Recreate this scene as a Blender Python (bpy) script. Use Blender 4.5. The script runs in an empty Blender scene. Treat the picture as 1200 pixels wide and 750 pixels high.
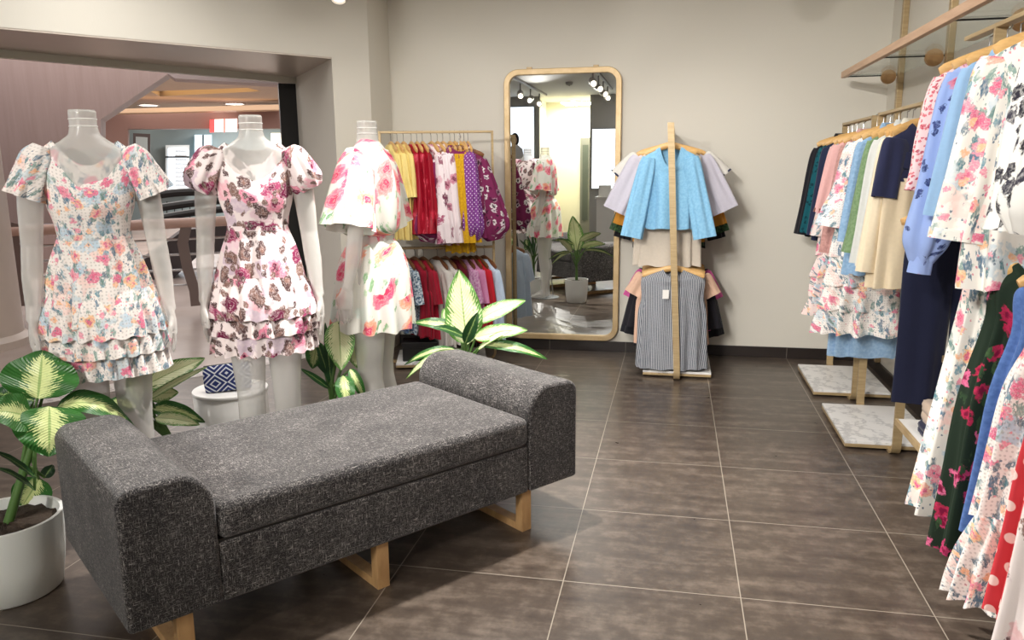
import bpy, math, random
from mathutils import Vector, Matrix
R = random.Random(7)
PI = math.pi
C = bpy.context.scene.collection
SC = bpy.context.scene

# ---------------------------------------------------------------- camera
FWD = Vector((-0.199, 0.961, -0.19)); 
YAW, PITCH, ROLL, FPX, CH = -0.2042, -0.1911, -0.0096, 919.28, 1.4233
FWD = Vector((math.sin(YAW)*math.cos(PITCH), math.cos(YAW)*math.cos(PITCH), math.sin(PITCH)))
_r = Vector((math.cos(YAW), -math.sin(YAW), 0)); _u = _r.cross(FWD)
RT = _r*math.cos(ROLL) + _u*math.sin(ROLL); UP = -_r*math.sin(ROLL) + _u*math.cos(ROLL)
CAMP = Vector((0, 0, CH))
cd = bpy.data.cameras.new('camera'); cam = bpy.data.objects.new('camera', cd); C.objects.link(cam)
cd.sensor_width = 36; cd.lens = 36*FPX/1200; cd.clip_start = 0.05; cd.clip_end = 200
M = Matrix((RT, UP, -FWD)).transposed().to_4x4(); M.translation = CAMP; cam.matrix_world = M
SC.camera = cam
def ray(u, v): return FWD + RT*((u-600)/FPX) - UP*((v-375)/FPX)
def at(u, v, ax, val):                       # photo pixel -> point on an axis plane
    d = ray(u, v); i = 'XYZ'.index(ax); return CAMP + d*((val-CAMP[i])/d[i])
def onp(u, v, p0, n):                        # photo pixel -> point on a plane
    d = ray(u, v); return CAMP + d*((Vector(p0)-CAMP).dot(n)/d.dot(n))

# ---------------------------------------------------------------- mesh helpers
class MB:
    def __init__(s): s.v = []; s.f = []; s.uv = []
    def add(s, vs, fs, uvs=None):
        o = len(s.v); s.v += [tuple(p) for p in vs]
        for k, f in enumerate(fs):
            s.f.append([o+i for i in f]); s.uv.append(uvs[k] if uvs else [(0, 0)]*len(f))
        return s
    def box(s, lo, hi, m=None):
        x0, y0, z0 = lo; x1, y1, z1 = hi
        vs = [Vector(p) for p in ((x0,y0,z0),(x1,y0,z0),(x1,y1,z0),(x0,y1,z0),(x0,y0,z1),(x1,y0,z1),(x1,y1,z1),(x0,y1,z1))]
        if m: vs = [m @ p for p in vs]
        return s.add(vs, [(0,3,2,1),(4,5,6,7),(0,1,5,4),(1,2,6,5),(2,3,7,6),(3,0,4,7)])
    def loft(s, rings, close=True, caps=(False, False), us=1.0, arc=False):
        n = len(rings[0]); fs = []; uv = []; m = n if close else n-1; vv = 0; vs = [0]
        for i in range(1, len(rings)):
            vv += sum((Vector(rings[i][k])-Vector(rings[i-1][k])).length for k in (0, n//4, n//2, n*3//4))/4; vs.append(vv)
        if arc:                                 # cloth: u is the true distance round the ring from its middle vertex
            U = []
            for r_ in rings:
                a = [0]
                for k in range(n): a.append(a[-1]+(Vector(r_[(k+1) % n])-Vector(r_[k])).length)
                U.append([x-a[n//2] for x in a])
        for i in range(len(rings)-1):
            for j in range(m):
                k = (j+1) % n
                fs.append((i*n+j, i*n+k, (i+1)*n+k, (i+1)*n+j))
                a, b = j/n*us, (j+1)/n*us
                uv.append([(U[i][j], vs[i]), (U[i][j+1], vs[i]), (U[i+1][j+1], vs[i+1]), (U[i+1][j], vs[i+1])] if arc else [(a, vs[i]), (b, vs[i]), (b, vs[i+1]), (a, vs[i+1])])
        if caps[0]: fs.append(tuple(reversed(range(n)))); uv.append([(0, 0)]*n)
        if caps[1]: fs.append(tuple((len(rings)-1)*n+j for j in range(n))); uv.append([(0, 0)]*n)
        return s.add([p for r in rings for p in r], fs, uv)
    def tube(s, path, rad, n=8, flat=None, caps=True):
        path = [Vector(p) for p in path]; rings = []; prev = None
        for i, p in enumerate(path):
            t = (path[min(i+1, len(path)-1)]-path[max(i-1, 0)]).normalized()
            if prev is None: a = t.orthogonal().normalized() if flat is None else (Vector(flat)-t*t.dot(Vector(flat))).normalized()
            else: a = (prev-t*t.dot(prev)).normalized()
            prev = a; b = t.cross(a); r = rad[i] if isinstance(rad, list) else rad
            ra, rb = r if isinstance(r, tuple) else (r, r)
            rings.append([p+a*ra*math.cos(2*PI*k/n)+b*rb*math.sin(2*PI*k/n) for k in range(n)])
        return s.loft(rings, True, (caps, caps), 0.2)
    def bar(s, path, w, h, up=(0, 1, 0)):    # flat rectangular bar along a path
        path = [Vector(p) for p in path]; rings = []; up = Vector(up)
        for i, p in enumerate(path):
            t = (path[min(i+1, len(path)-1)]-path[max(i-1, 0)]).normalized(); b = t.cross(up).normalized()
            rings.append([p+up*w/2+b*h/2, p-up*w/2+b*h/2, p-up*w/2-b*h/2, p+up*w/2-b*h/2])
        return s.loft(rings, True, (True, True))
    def lathe(s, prof, n=32, c=(0, 0, 0), caps=(True, True), sx=1, sy=1):
        rings = [[(c[0]+r*math.cos(2*PI*k/n)*sx, c[1]+r*math.sin(2*PI*k/n)*sy, c[2]+z) for k in range(n)] for r, z in prof]
        return s.loft(rings, True, caps, 0.5)
    def prism(s, poly, d0, d1, f):           # poly of (a, b); f(a, b, d) -> point
        n = len(poly)
        return s.add([f(a, b, d0) for a, b in poly]+[f(a, b, d1) for a, b in poly],
            [tuple(range(n)), tuple(reversed(range(n, 2*n)))]+[(i, n+i, n+(i+1) % n, (i+1) % n) for i in range(n)])
    def build(s, name, mat, parent=None, smooth=40, bevel=0, fix=False, seg=2):
        me = bpy.data.meshes.new(name); me.from_pydata(s.v, [], s.f)
        ul = me.uv_layers.new(name='UVMap'); flat = [c for f in s.uv for p in f for c in p]
        ul.data.foreach_set('uv', flat)
        if mat: me.materials.append(mat)
        if fix:
            import bmesh
            bm = bmesh.new(); bm.from_mesh(me); bmesh.ops.recalc_face_normals(bm, faces=bm.faces); bm.to_mesh(me); bm.free()
        if smooth:
            for p in me.polygons: p.use_smooth = True
            me.set_sharp_from_angle(angle=math.radians(smooth))
        o = bpy.data.objects.new(name, me); C.objects.link(o)
        if parent: o.parent = parent
        if bevel:
            b = o.modifiers.new('bevel', 'BEVEL'); b.width = bevel; b.segments = seg; b.limit_method = 'ANGLE'
        return o
def thing(name, label, cat, loc=(0, 0, 0), rz=0, group=None):
    o = bpy.data.objects.new(name, None); C.objects.link(o); o.empty_display_size = .05
    o.location = loc; o.rotation_euler = rz if isinstance(rz, tuple) else (0, 0, rz)
    return tag(o, label, cat, group)
def tag(o, label, cat, group=None):
    o['label'] = label; o['category'] = cat
    if group: o['group'] = group
    return o
def struct(o, label=None):
    o['kind'] = 'structure'
    if label: o['label'] = label; 
    return o

# ---------------------------------------------------------------- materials
def srgb(r, g=None, b=None):
    if g is None: r, g, b = r
    f = lambda c: (c/255/12.92 if c/255 <= .04045 else ((c/255+.055)/1.055)**2.4)
    return (f(r), f(g), f(b), 1)
class N:
    def __init__(s, name):
        s.m = bpy.data.materials.new(name); s.m.use_nodes = True; s.t = s.m.node_tree; s.n = s.t.nodes; s.l = s.t.links
        s.b = s.n['Principled BSDF']; s.out = s.n['Material Output']
    def new(s, typ, **k):
        n = s.n.new(typ)
        for a, b in k.items(): setattr(n, a, b)
        return n
    def set(s, sock, val):
        if hasattr(val, 'is_output'): s.l.new(val, sock)
        elif val is not None: sock.default_value = val
    def math(s, op, a, b=None, c=None, clamp=False):
        n = s.new('ShaderNodeMath', operation=op, use_clamp=clamp)
        for i, x in enumerate((a, b, c)):
            if x is not None: s.set(n.inputs[i], x)
        return n.outputs[0]
    def mix(s, fac, a, b, mode='MIX'):
        n = s.new('ShaderNodeMix', data_type='RGBA', blend_type=mode)
        s.set(n.inputs[0], fac); s.set(n.inputs[6], a); s.set(n.inputs[7], b); return n.outputs[2]
    def ramp(s, fac, stops, mode='LINEAR'):
        n = s.new('ShaderNodeValToRGB'); cr = n.color_ramp; cr.interpolation = mode
        while len(cr.elements) < len(stops): cr.elements.new(.5)
        for e, (p, c) in zip(cr.elements, stops): e.position = p; e.color = c
        s.set(n.inputs[0], fac); return n.outputs[0]
    def sstep(s, x, lo, hi):
        n = s.new('ShaderNodeMapRange', interpolation_type='SMOOTHSTEP')
        s.set(n.inputs[0], x); n.inputs[1].default_value = lo; n.inputs[2].default_value = hi; return n.outputs[0]
    def coord(s, kind='Object', scale=(1, 1, 1), loc=(0, 0, 0), rot=(0, 0, 0)):
        t = s.new('ShaderNodeTexCoord'); m = s.new('ShaderNodeMapping')
        s.l.new(t.outputs[kind], m.inputs[0]); m.inputs[1].default_value = loc; m.inputs[2].default_value = rot; m.inputs[3].default_value = scale
        return m.outputs[0]
    def noise(s, vec, scale, detail=3, rough=.5, out=0, dim='3D'):
        n = s.new('ShaderNodeTexNoise', noise_dimensions=dim); s.set(n.inputs['Vector'], vec)
        n.inputs['Scale'].default_value = scale; n.inputs['Detail'].default_value = detail; n.inputs['Roughness'].default_value = rough
        return n.outputs[out]
    def bump(s, h, strength=.2, dist=.01):
        n = s.new('ShaderNodeBump'); n.inputs['Strength'].default_value = strength; n.inputs['Distance'].default_value = dist
        s.set(n.inputs['Height'], h); s.l.new(n.outputs[0], s.b.inputs['Normal'])
    def P(s, **k):
        for a, v in k.items(): s.set(s.b.inputs[a.replace('_', ' ')], v)
        return s.m
def plain(name, col, rough=.6, metal=0, spec=.5, bump=0, bs=200, var=0):
    n = N(name); c = srgb(col)
    if var:
        nz = n.noise(n.coord('Object'), 6, 4); 
        c2 = tuple(x*(1-var) for x in c[:3])+(1,)
        n.P(Base_Color=n.mix(nz, c, c2))
    else: n.P(Base_Color=c)
    n.P(Roughness=rough, Metallic=metal); n.b.inputs['Specular IOR Level'].default_value = spec
    if bump: n.bump(n.noise(n.coord('Object'), bs, 2), bump)
    return n.m
def emit(name, col, strength):
    n = N(name); n.P(Base_Color=srgb(col)); n.b.inputs['Emission Color'].default_value = srgb(col); n.b.inputs['Emission Strength'].default_value = strength
    return n.m
def cloth(name, col, col2=None, rough=.85, bump=.25, sheen=.15):
    n = N(name); uv = n.coord('UV'); c = srgb(col)
    nz = n.noise(uv, 60, 3)
    if col2: n.P(Base_Color=n.mix(n.sstep(nz, .35, .65), c, srgb(col2)))
    else: n.P(Base_Color=n.mix(nz, c, tuple(x*.88 for x in c[:3])+(1,)))
    n.P(Roughness=rough); n.b.inputs['Specular IOR Level'].default_value = .2; n.b.inputs['Sheen Weight'].default_value = sheen
    n.bump(n.noise(uv, 500, 2), bump, .002)
    return n.m
def printed(name, base, layers, seed=0, alpha=None, rough=.85, eyelet=False):
    """cloth with a scattered print; each layer: (scale, density, size, ragged, [colours], centre colour or None, stretch)"""
    n = N(name); col = srgb(base); rnd = n.math('MULTIPLY', n.new('ShaderNodeObjectInfo').outputs['Random'], 9)
    for i, (sc, dens, size, rag, cols, cen, st) in enumerate(layers):
        uv = n.coord('UV', (1, 1/st, 1), (seed*1.7+i*3.1, seed*.9+i*1.3, 0), (0, 0, .6*i+seed))
        sh_ = n.new('ShaderNodeVectorMath', operation='ADD'); n.set(sh_.inputs[0], uv); n.set(sh_.inputs[1], rnd); uv = sh_.outputs[0]
        w = n.noise(uv, sc*1.6, 2, out=1, dim='2D'); wv = n.new('ShaderNodeVectorMath', operation='MULTIPLY_ADD')
        n.set(wv.inputs[0], w); wv.inputs[1].default_value = (rag/sc,)*3; n.set(wv.inputs[2], uv)
        vo = n.new('ShaderNodeTexVoronoi', voronoi_dimensions='2D'); n.l.new(wv.outputs[0], vo.inputs['Vector']); vo.inputs['Scale'].default_value = sc
        sep = n.new('ShaderNodeSeparateColor'); n.l.new(vo.outputs['Color'], sep.inputs[0])
        d = n.math('ADD', vo.outputs['Distance'], n.math('MULTIPLY', n.math('SUBTRACT', n.noise(uv, sc*4.5, 3, .6, dim='2D'), .5), rag))
        m = n.math('MULTIPLY', n.sstep(d, size, size*.75), n.math('LESS_THAN', sep.outputs[0], dens))
        k = len(cols); cc = n.ramp(sep.outputs[1], [(j/k, srgb(c)) for j, c in enumerate(cols)], 'CONSTANT') if k > 1 else srgb(cols[0])
        if cen:
            cc = n.mix(n.sstep(d, size*.62, size*.15), cc, srgb(cen))
            pet = n.math('SINE', n.math('ADD', n.math('MULTIPLY', d, 34/size*.5), n.math('MULTIPLY', n.noise(uv, sc*3, 2, .6, dim='2D'), 16)))
            cc = n.mix(n.math('MULTIPLY', n.sstep(pet, .2, .9), .3), cc, srgb(base))
        else: cc = n.mix(n.math('MULTIPLY', n.sstep(n.noise(uv, sc*5, 2, .6, dim='2D'), .4, .75), .45), cc, srgb(base))
        if st > 1.4: m = n.math('MULTIPLY', m, n.sstep(n.noise(n.coord('UV', loc=(seed, i, 0)), sc*.4, 2, .5, dim='2D'), .4, .52))
        col = n.mix(m, col, cc)
    uv = n.coord('UV')
    if eyelet:
        vo = n.new('ShaderNodeTexVoronoi', voronoi_dimensions='2D'); n.set(vo.inputs['Vector'], uv); vo.inputs['Scale'].default_value = 75; vo.inputs['Randomness'].default_value = .3
        col = n.mix(n.math('MULTIPLY', n.sstep(vo.outputs['Distance'], .28, .2), .35), col, srgb(150, 140, 135))
    n.P(Base_Color=col, Roughness=rough); n.b.inputs['Specular IOR Level'].default_value = .2
    n.bump(n.noise(uv, 400, 2), .15, .002)
    if alpha is not None: n.b.inputs['Alpha'].default_value = alpha
    return n.m
def dots(name, base, dot, sc, size, rot=.785):
    n = N(name); uv = n.coord('UV', rot=(0, 0, rot)); vo = n.new('ShaderNodeTexVoronoi', voronoi_dimensions='2D')
    n.set(vo.inputs['Vector'], uv); vo.inputs['Scale'].default_value = sc; vo.inputs['Randomness'].default_value = .12
    n.P(Base_Color=n.mix(n.sstep(vo.outputs['Distance'], size, size*.85), srgb(base), srgb(dot)), Roughness=.85); n.b.inputs['Specular IOR Level'].default_value = .2
    return n.m
def stripes(name, a, b, freq):
    n = N(name); uv = n.coord('UV'); sx = n.new('ShaderNodeSeparateXYZ'); n.set(sx.inputs[0], uv)
    w = n.math('ADD', n.math('MULTIPLY', n.math('SINE', n.math('MULTIPLY', sx.outputs[0], freq)), .5), .5)
    w = n.math('ADD', w, n.math('MULTIPLY', n.math('SUBTRACT', n.noise(uv, 90, 2), .5), .5))
    n.P(Base_Color=n.mix(n.sstep(w, .3, .7), srgb(a), srgb(b)), Roughness=.85); n.b.inputs['Specular IOR Level'].default_value = .2
    return n.m
def wood(name, a, b, scale=(3, 3, 40), rough=.45, kind='Object'):
    n = N(name); nz = n.noise(n.coord(kind, scale), 2.5, 4, .6)
    n.P(Base_Color=n.mix(n.sstep(nz, .3, .7), srgb(a), srgb(b)), Roughness=rough); return n.m

m_wall = plain('wall_paint', (215, 210, 198), .75, bump=.05, bs=150)
m_ceil = plain('ceiling_paint', (232, 230, 226), .8)
def floor_mat():
    n = N('floor_tile'); co = n.coord('Object')
    sx = n.new('ShaderNodeSeparateXYZ'); n.set(sx.inputs[0], co)
    def grid(o, off):
        f = n.math('FRACT', n.math('DIVIDE', n.math('ADD', o, off), .6))
        return n.math('MINIMUM', f, n.math('SUBTRACT', 1.0, f))
    gx = grid(sx.outputs[0], 6.345); gy = grid(sx.outputs[1], 6-2.511)
    grout = n.sstep(n.math('MINIMUM', gx, gy), .0036, .0024)
    tid = n.new('ShaderNodeCombineXYZ'); n.set(tid.inputs[0], n.math('FLOOR', n.math('DIVIDE', n.math('ADD', sx.outputs[0], 6.345), .6))); n.set(tid.inputs[1], n.math('FLOOR', n.math('DIVIDE', n.math('ADD', sx.outputs[1], 6-2.511), .6)))
    wn = n.new('ShaderNodeTexWhiteNoise'); n.set(wn.inputs[0], tid.outputs[0])
    off = n.new('ShaderNodeVectorMath', operation='MULTIPLY_ADD'); n.set(off.inputs[0], wn.outputs['Color']); off.inputs[1].default_value = (7, 7, 7); n.set(off.inputs[2], n.coord('Object', (1.6, 11, 1)))
    st = n.noise(off.outputs[0], 1.3, 5, .6); fine = n.noise(n.coord('Object'), 14, 5, .65)
    v = n.math('ADD', n.math('MULTIPLY', st, .5), n.math('MULTIPLY', fine, .52))
    c = n.ramp(v, [(.3, srgb(56, 47, 42)), (.5, srgb(81, 70, 61)), (.72, srgb(122, 109, 97))])
    n.P(Base_Color=n.mix(grout, c, srgb(158, 148, 134)), Roughness=n.math('ADD', n.math('MULTIPLY', fine, .12), .24))
    n.b.inputs['Specular IOR Level'].default_value = .55
    n.bump(n.math('SUBTRACT', 1.0, grout), .25, .002)
    return n.m
m_floor = floor_mat()
m_skirt = plain('skirting_tile', (44, 36, 33), .35, var=.3)
m_brass = wood('brushed_gold', (190, 166, 126), (172, 148, 108), (2, 2, 30), .38); m_brass.node_tree.nodes['Principled BSDF'].inputs['Metallic'].default_value = .25
m_frame = wood('mirror_gold', (206, 180, 138), (192, 164, 120), (4, 4, 4), .4); m_frame.node_tree.nodes['Principled BSDF'].inputs['Metallic'].default_value = .25
m_mirror = plain('mirror_silver', (236, 238, 236), .0, 1)
m_hang = wood('hanger_wood', (222, 180, 118), (204, 158, 96), (6, 6, 30), .4)
m_hangd = wood('hanger_brown', (132, 84, 48), (108, 66, 38), (6, 6, 30), .4)
m_steel = plain('steel_wire', (190, 190, 190), .25, 1)
m_legwood = wood('leg_wood', (196, 156, 108), (176, 136, 90), (10, 10, 3), .5)
def marble():
    n = N('white_marble'); nz = n.noise(n.coord('Object'), 5, 8, .65)
    v = n.math('ABSOLUTE', n.math('SUBTRACT', nz, .5))
    n.P(Base_Color=n.mix(n.math('MULTIPLY', n.sstep(v, .05, 0), .8), srgb(240, 238, 235), srgb(196, 195, 194)), Roughness=.3); return n.m
m_marble = marble()
def upholstery():
    n = N('charcoal_weave')
    t = n.new('ShaderNodeTexCoord').outputs['Object']
    def st(sc): 
        m = n.new('ShaderNodeMapping'); n.l.new(t, m.inputs[0]); m.inputs[3].default_value = sc; return n.noise(m.outputs[0], 1, 2, .7)
    a = st((45, 300, 300)); b = st((300, 300, 45)); c = st((300, 45, 300)); big = st((6, 6, 6))
    h = n.math('MAXIMUM', n.math('MAXIMUM', a, b), c)
    h2 = n.math('ADD', h, n.math('MULTIPLY', n.math('SUBTRACT', big, .5), .12))
    n.P(Base_Color=n.ramp(h2, [(.47, srgb(20, 19, 20)), (.57, srgb(56, 53, 53)), (.67, srgb(122, 117, 114)), (.80, srgb(204, 198, 192))]), Roughness=.9)
    n.b.inputs['Specular IOR Level'].default_value = .2; n.b.inputs['Sheen Weight'].default_value = .2
    n.bump(h, .5, .003); return n.m
m_sofa = upholstery()
def frosted():
    n = N('frosted_plastic'); n.P(Base_Color=srgb(226, 223, 217), Roughness=.22)
    n.b.inputs['Subsurface Weight'].default_value = 0; n.b.inputs['Coat Weight'].default_value = .2
    lw = n.new('ShaderNodeLayerWeight'); lw.inputs[0].default_value = .35
    n.P(Alpha=n.math('ADD', n.math('MULTIPLY', lw.outputs['Facing'], .45), .42)); return n.m
m_manq = frosted()
def clear(name, col=(235, 245, 240), a=.25):
    n = N(name); n.P(Base_Color=srgb(col), Roughness=.05); n.b.inputs['Alpha'].default_value = a; return n.m
m_glass = clear('shelf_glass', (196, 214, 204), .42); m_acryl = clear('clear_acrylic', (225, 230, 230), .35)
m_pot = plain('white_pot', (226, 227, 222), .35); m_soil = plain('potting_soil', (62, 48, 36), .95, bump=.9, bs=60, var=.5)
m_white = plain('white_laminate', (236, 234, 230), .4)
m_black = plain('black_metal', (24, 23, 24), .45)
def leafmat(name, green, cream, wide, seed):
    n = N(name); t = n.new('ShaderNodeTexCoord'); sx = n.new('ShaderNodeSeparateXYZ'); n.l.new(t.outputs['UV'], sx.inputs[0])
    e = n.math('ABSOLUTE', sx.outputs[0]); v = sx.outputs[1]
    cv = n.new('ShaderNodeCombineXYZ'); n.set(cv.inputs[0], n.math('MULTIPLY', sx.outputs[0], 3)); n.set(cv.inputs[1], n.math('ADD', n.math('MULTIPLY', v, 14), n.math('MULTIPLY', e, -6))); cv.inputs[2].default_value = seed
    nz = n.noise(cv.outputs[0], 1.6, 3, .7)
    vein = n.math('SINE', n.math('SUBTRACT', n.math('MULTIPLY', v, 120), n.math('MULTIPLY', e, 34)))
    d = n.math('ADD', n.math('SUBTRACT', wide, e), n.math('ADD', n.math('MULTIPLY', n.math('SUBTRACT', nz, .5), 1.3), n.math('MULTIPLY', vein, .12)))
    d = n.math('SUBTRACT', d, n.math('MULTIPLY', n.sstep(v, .75, 1.0), .5))
    c = n.mix(n.sstep(d, -.03, .1), srgb(green), srgb(cream))
    c = n.mix(n.sstep(e, .05, .025), c, srgb(150, 175, 105))
    n.P(Base_Color=c, Roughness=.35); n.b.inputs['Specular IOR Level'].default_value = .5
    n.bump(vein, .25, .003)
    return n.m
m_leafc = leafmat('cream_leaf', (88, 140, 58), (220, 226, 176), .74, 1.3)
m_leafg = leafmat('green_leaf', (44, 98, 36), (204, 214, 148), .40, 4.1)
m_leafd = leafmat('dark_leaf', (30, 72, 34), (120, 150, 80), .10, 7.7)
m_stem = plain('plant_stem', (84, 120, 56), .5, var=.4)
# ---------------------------------------------------------------- the room
YB, XR, ZC = 6.048, 1.42, 2.8
YF = -3.63                                     # wall behind the camera (seen in the mirror)
T = Vector((.614, .789, 0)); Nn = Vector((.789, -.614, 0)); L0 = Vector((-2.205, 5.62, 0))
def dg(t, n, z=0): return L0+T*t+Nn*n+Vector((0, 0, z))   # shop-front frame: t along it, n into the shop
def poly(name, pts, mat, z0, z1, fix=True, bevel=0, smooth=0):
    b = MB(); b.prism([(p[0], p[1]) for p in pts], z0, z1, lambda a, c, d: (a, c, d))
    return b.build(name, mat, smooth=smooth, fix=True, bevel=bevel)
fl = [(XR+.1, -6), (XR+.1, YB+.1), (-2.2, YB+.1), dg(0, -.33), dg(-6.2, -.33), (-6, -6)]
struct(poly('floor', fl, m_floor, -.1, 0), 'dark brown streaked floor tiles with pale grout lines')
struct(poly('wall_back', [(-2.3, YB), (XR+.1, YB), (XR+.1, YB+.1), (-2.3, YB+.1)], m_wall, 0, ZC), 'pale warm white back wall')
struct(poly('wall_right', [(XR, -6), (XR+.1, -6), (XR+.1, YB), (XR, YB)], m_wall, 0, ZC), 'pale warm white right wall')
j = (-3.185, 6.399); j0 = (-2.433, 5.36)
je = dg(-.30, 0)
struct(poly('wall_left', [(-2.205, 5.62), (-2.205, YB+.1), (-2.3, 6.9), (j[0]+.1, j[1]+.4), j, je], m_wall, 0, ZC), 'white pillar beside the shop window opening')
far0 = Vector((-4.231, 4.464, 0)); fd = (Vector((j[0], j[1], 0))-far0)
hb = [je, j, far0-fd*1.2, dg(-6.2, -.9), dg(-6.2, 0)]
struct(poly('wall_window_header', hb, m_wall, 2.2, ZC), 'white header above the shop window opening')
b = MB(); b.box((XR+.1, -6, ZC), (-6, YB+.2, ZC+.1)); struct(b.build('ceiling', m_ceil, smooth=0, fix=True), 'white shop ceiling')
b = MB()
b.box((-2.2, YB-.014, 0), (XR, YB, .082)); struct(b.build('baseboard_back', m_skirt, smooth=0, bevel=.002), 'dark tile skirting along the back wall')
b = MB(); b.box((XR-.014, -3, 0), (XR, YB-.014, .082)); struct(b.build('baseboard_right', m_skirt, smooth=0, bevel=.002), 'dark tile skirting along the right wall')
for k in range(8):                              # skirting joints
    x = -.345+.6*k-2.4
    if -2.1 < x < 1.3:
        b = MB(); b.box((x-.0015, YB-.0155, 0), (x+.0015, YB-.013, .082)); struct(b.build('trim_1', plain('skirting_grout', (120, 110, 100)) if k == 0 or 'skirting_grout' not in bpy.data.materials else bpy.data.materials['skirting_grout'], smooth=0), 'pale joint in the dark skirting')
# zone behind the camera, seen only in the mirror
m_col = plain('grey_column_paint', (176, 174, 170), .7); m_cream = plain('cream_paint', (240, 236, 212), .8)
def bx(name, lo, hi, m, lab=None, bevel=0):
    b = MB(); b.box(lo, hi); o = b.build(name, m, smooth=0, bevel=bevel); struct(o, lab); return o
bx('wall_front', (-6, YF-.15, 0), (-2.66, YF, ZC), m_col, 'grey wall behind the lit poster')
bx('wall_front_right', (-1.66, YF-.15, 0), (XR, YF, ZC), m_col, 'grey wall behind the blank lit panel')
bx('wall_alcove_back', (-2.9, YF-1.6, 0), (-1.0, YF-1.5, ZC), m_cream, 'cream wall at the end of the lit alcove')
bx('wall_alcove_left', (-2.86, YF-1.5, 0), (-2.76, YF-.15, ZC), m_cream, 'cream side wall of the alcove')
bx('wall_alcove_right', (-1.2, YF-1.5, 0), (-1.1, YF-.15, ZC), m_cream, 'cream side wall of the alcove')
bx('wall_side', (-6.1, -6, 0), (-6, .7, ZC), m_col, 'far side wall')
d1 = bx('door_1', (-2.02, YF-1.5, 0), (-1.8, YF-1.46, 2.05), plain('grey_door', (120, 120, 112), .5), 'narrow grey door in the cream alcove', .004)
b = MB(); b.box((-1.97, YF-1.46, .3), (-1.85, YF-1.45, 1.9)); b.build('door_panel', plain('grey_glass', (90, 96, 88), .2), d1, smooth=0)

# ---------------------------------------------------------------- mall beyond the opening
m_mfloor = N('mall_floor'); _c = m_mfloor.coord('Object'); m_mfloor.P(Base_Color=m_mfloor.mix(m_mfloor.sstep(m_mfloor.noise(_c, 1.2, 5), .35, .65), srgb(194, 178, 170), srgb(180, 164, 156)), Roughness=.25); m_mfloor = m_mfloor.m
def pinkwood():
    n = N('pink_wood_veneer'); nz = n.noise(n.coord('Object', (9, 9, .5)), 3, 4, .6)
    n.P(Base_Color=n.mix(nz, srgb(172, 150, 144), srgb(150, 127, 121)), Roughness=.45); return n.m
m_pink = pinkwood(); m_mceil = plain('mall_ceiling_paint', (176, 158, 140), .8); m_beige = plain('beige_pillar_stone', (212, 196, 184), .35, var=.12)
mf = [dg(-12, -.53), dg(.9, -.53), (-.5, 8), (6, 22), (-16, 30), (-26, 6)]
struct(poly('floor_mall', mf, m_mfloor, -.1, 0), 'pale pink polished mall floor')
def strip_mat():
    n = N('perforated_threshold'); co = n.coord('Object', (1, 1, 1), (0, 0, 0), (0, 0, -math.atan2(T.y, T.x)))
    sx = n.new('ShaderNodeSeparateXYZ'); n.set(sx.inputs[0], co)
    a = n.math('FRACT', n.math('MULTIPLY', sx.outputs[0], 14)); r_ = n.math('FRACT', n.math('MULTIPLY', sx.outputs[1], 22))
    m = n.math('MULTIPLY', n.math('LESS_THAN', a, .45), n.math('LESS_THAN', r_, .3))
    n.P(Base_Color=n.mix(m, srgb(216, 208, 204), srgb(110, 100, 98)), Roughness=.35); return n.m
struct(poly('trim_2', [dg(-6.2, -.33), dg(.3, -.33), dg(.3, -.53), dg(-6.2, -.53)], strip_mat(), -.02, .004), 'pale slotted threshold strip along the shop front')
g_ = ray(230, 200); G = Vector((g_.x, g_.y, 0)).normalized(); GR = Vector((G.y, -G.x, 0))
def mp(u, v, D): return onp(u, v, CAMP+G*D, G)
def mprism(name, pix, D, depth, mat, smooth=0, parent=None, bevel=0, o=0):
    """solid standing in the mall: outline at distance D, thickness going away"""
    pts = [mp(u, v, D) for u, v in pix]; b = MB(); n = len(pts)
    b.add(pts+[p+G*depth for p in pts], [tuple(range(n)), tuple(reversed(range(n, 2*n)))]+[(i, n+i, n+(i+1) % n, (i+1) % n) for i in range(n)])
    return b.build(name, mat, parent, smooth=smooth, fix=True, bevel=bevel)
struct(mprism('wall_mall_bulkhead', [(-120, -60), (330, -60), (330, -3), (206, 80.5), (118, 140), (118, 262), (-120, 262)], 9.5, .5, m_pink), 'pink veneered bulkhead with a sloping edge outside the shop')
bm_ = MB()
# mall ceiling: slab with a coffer that holds a warm cove lamp
ZM = 3.0
cof = [at(178, 114, 'Z', ZM), at(298, 114, 'Z', ZM), at(272, 104.5, 'Z', ZM), at(196, 104.5, 'Z', ZM)]
cof = [at(188, 113, 'Z', ZM), at(306, 107, 'Z', ZM), at(290, 103, 'Z', ZM), at(176, 107, 'Z', ZM)]
out_ = [Vector((-26, 5, ZM)), Vector((-2.4, 7.1, ZM)), Vector((4, 26, ZM)), Vector((-20, 32, ZM))]
cc = sum(cof, Vector())/4
od = sorted(out_, key=lambda p: math.atan2(p.y-cc.y, p.x-cc.x)); cs = sorted(cof, key=lambda p: math.atan2(p.y-cc.y, p.x-cc.x))
up = Vector((0, 0, .25))
b = MB(); b.add(od+cs+[p+up for p in cs], [(i, (i+1) % 4, 4+(i+1) % 4, 4+i) for i in range(4)]+[(4+i, 4+(i+1) % 4, 8+(i+1) % 4, 8+i) for i in range(4)]+[(8, 9, 10, 11)])
struct(b.build('ceiling_mall', m_mceil, smooth=0), 'tan mall ceiling with a recessed cove')
b = MB(); b.add([p*.94+cc*.06+Vector((0, 0, .12)) for p in cs]+[p*.94+cc*.06+Vector((0, 0, .16)) for p in cs], [(3, 2, 1, 0), (4, 5, 6, 7)]+[(i, (i+1) % 4, 4+(i+1) % 4, 4+i) for i in range(4)])
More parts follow.
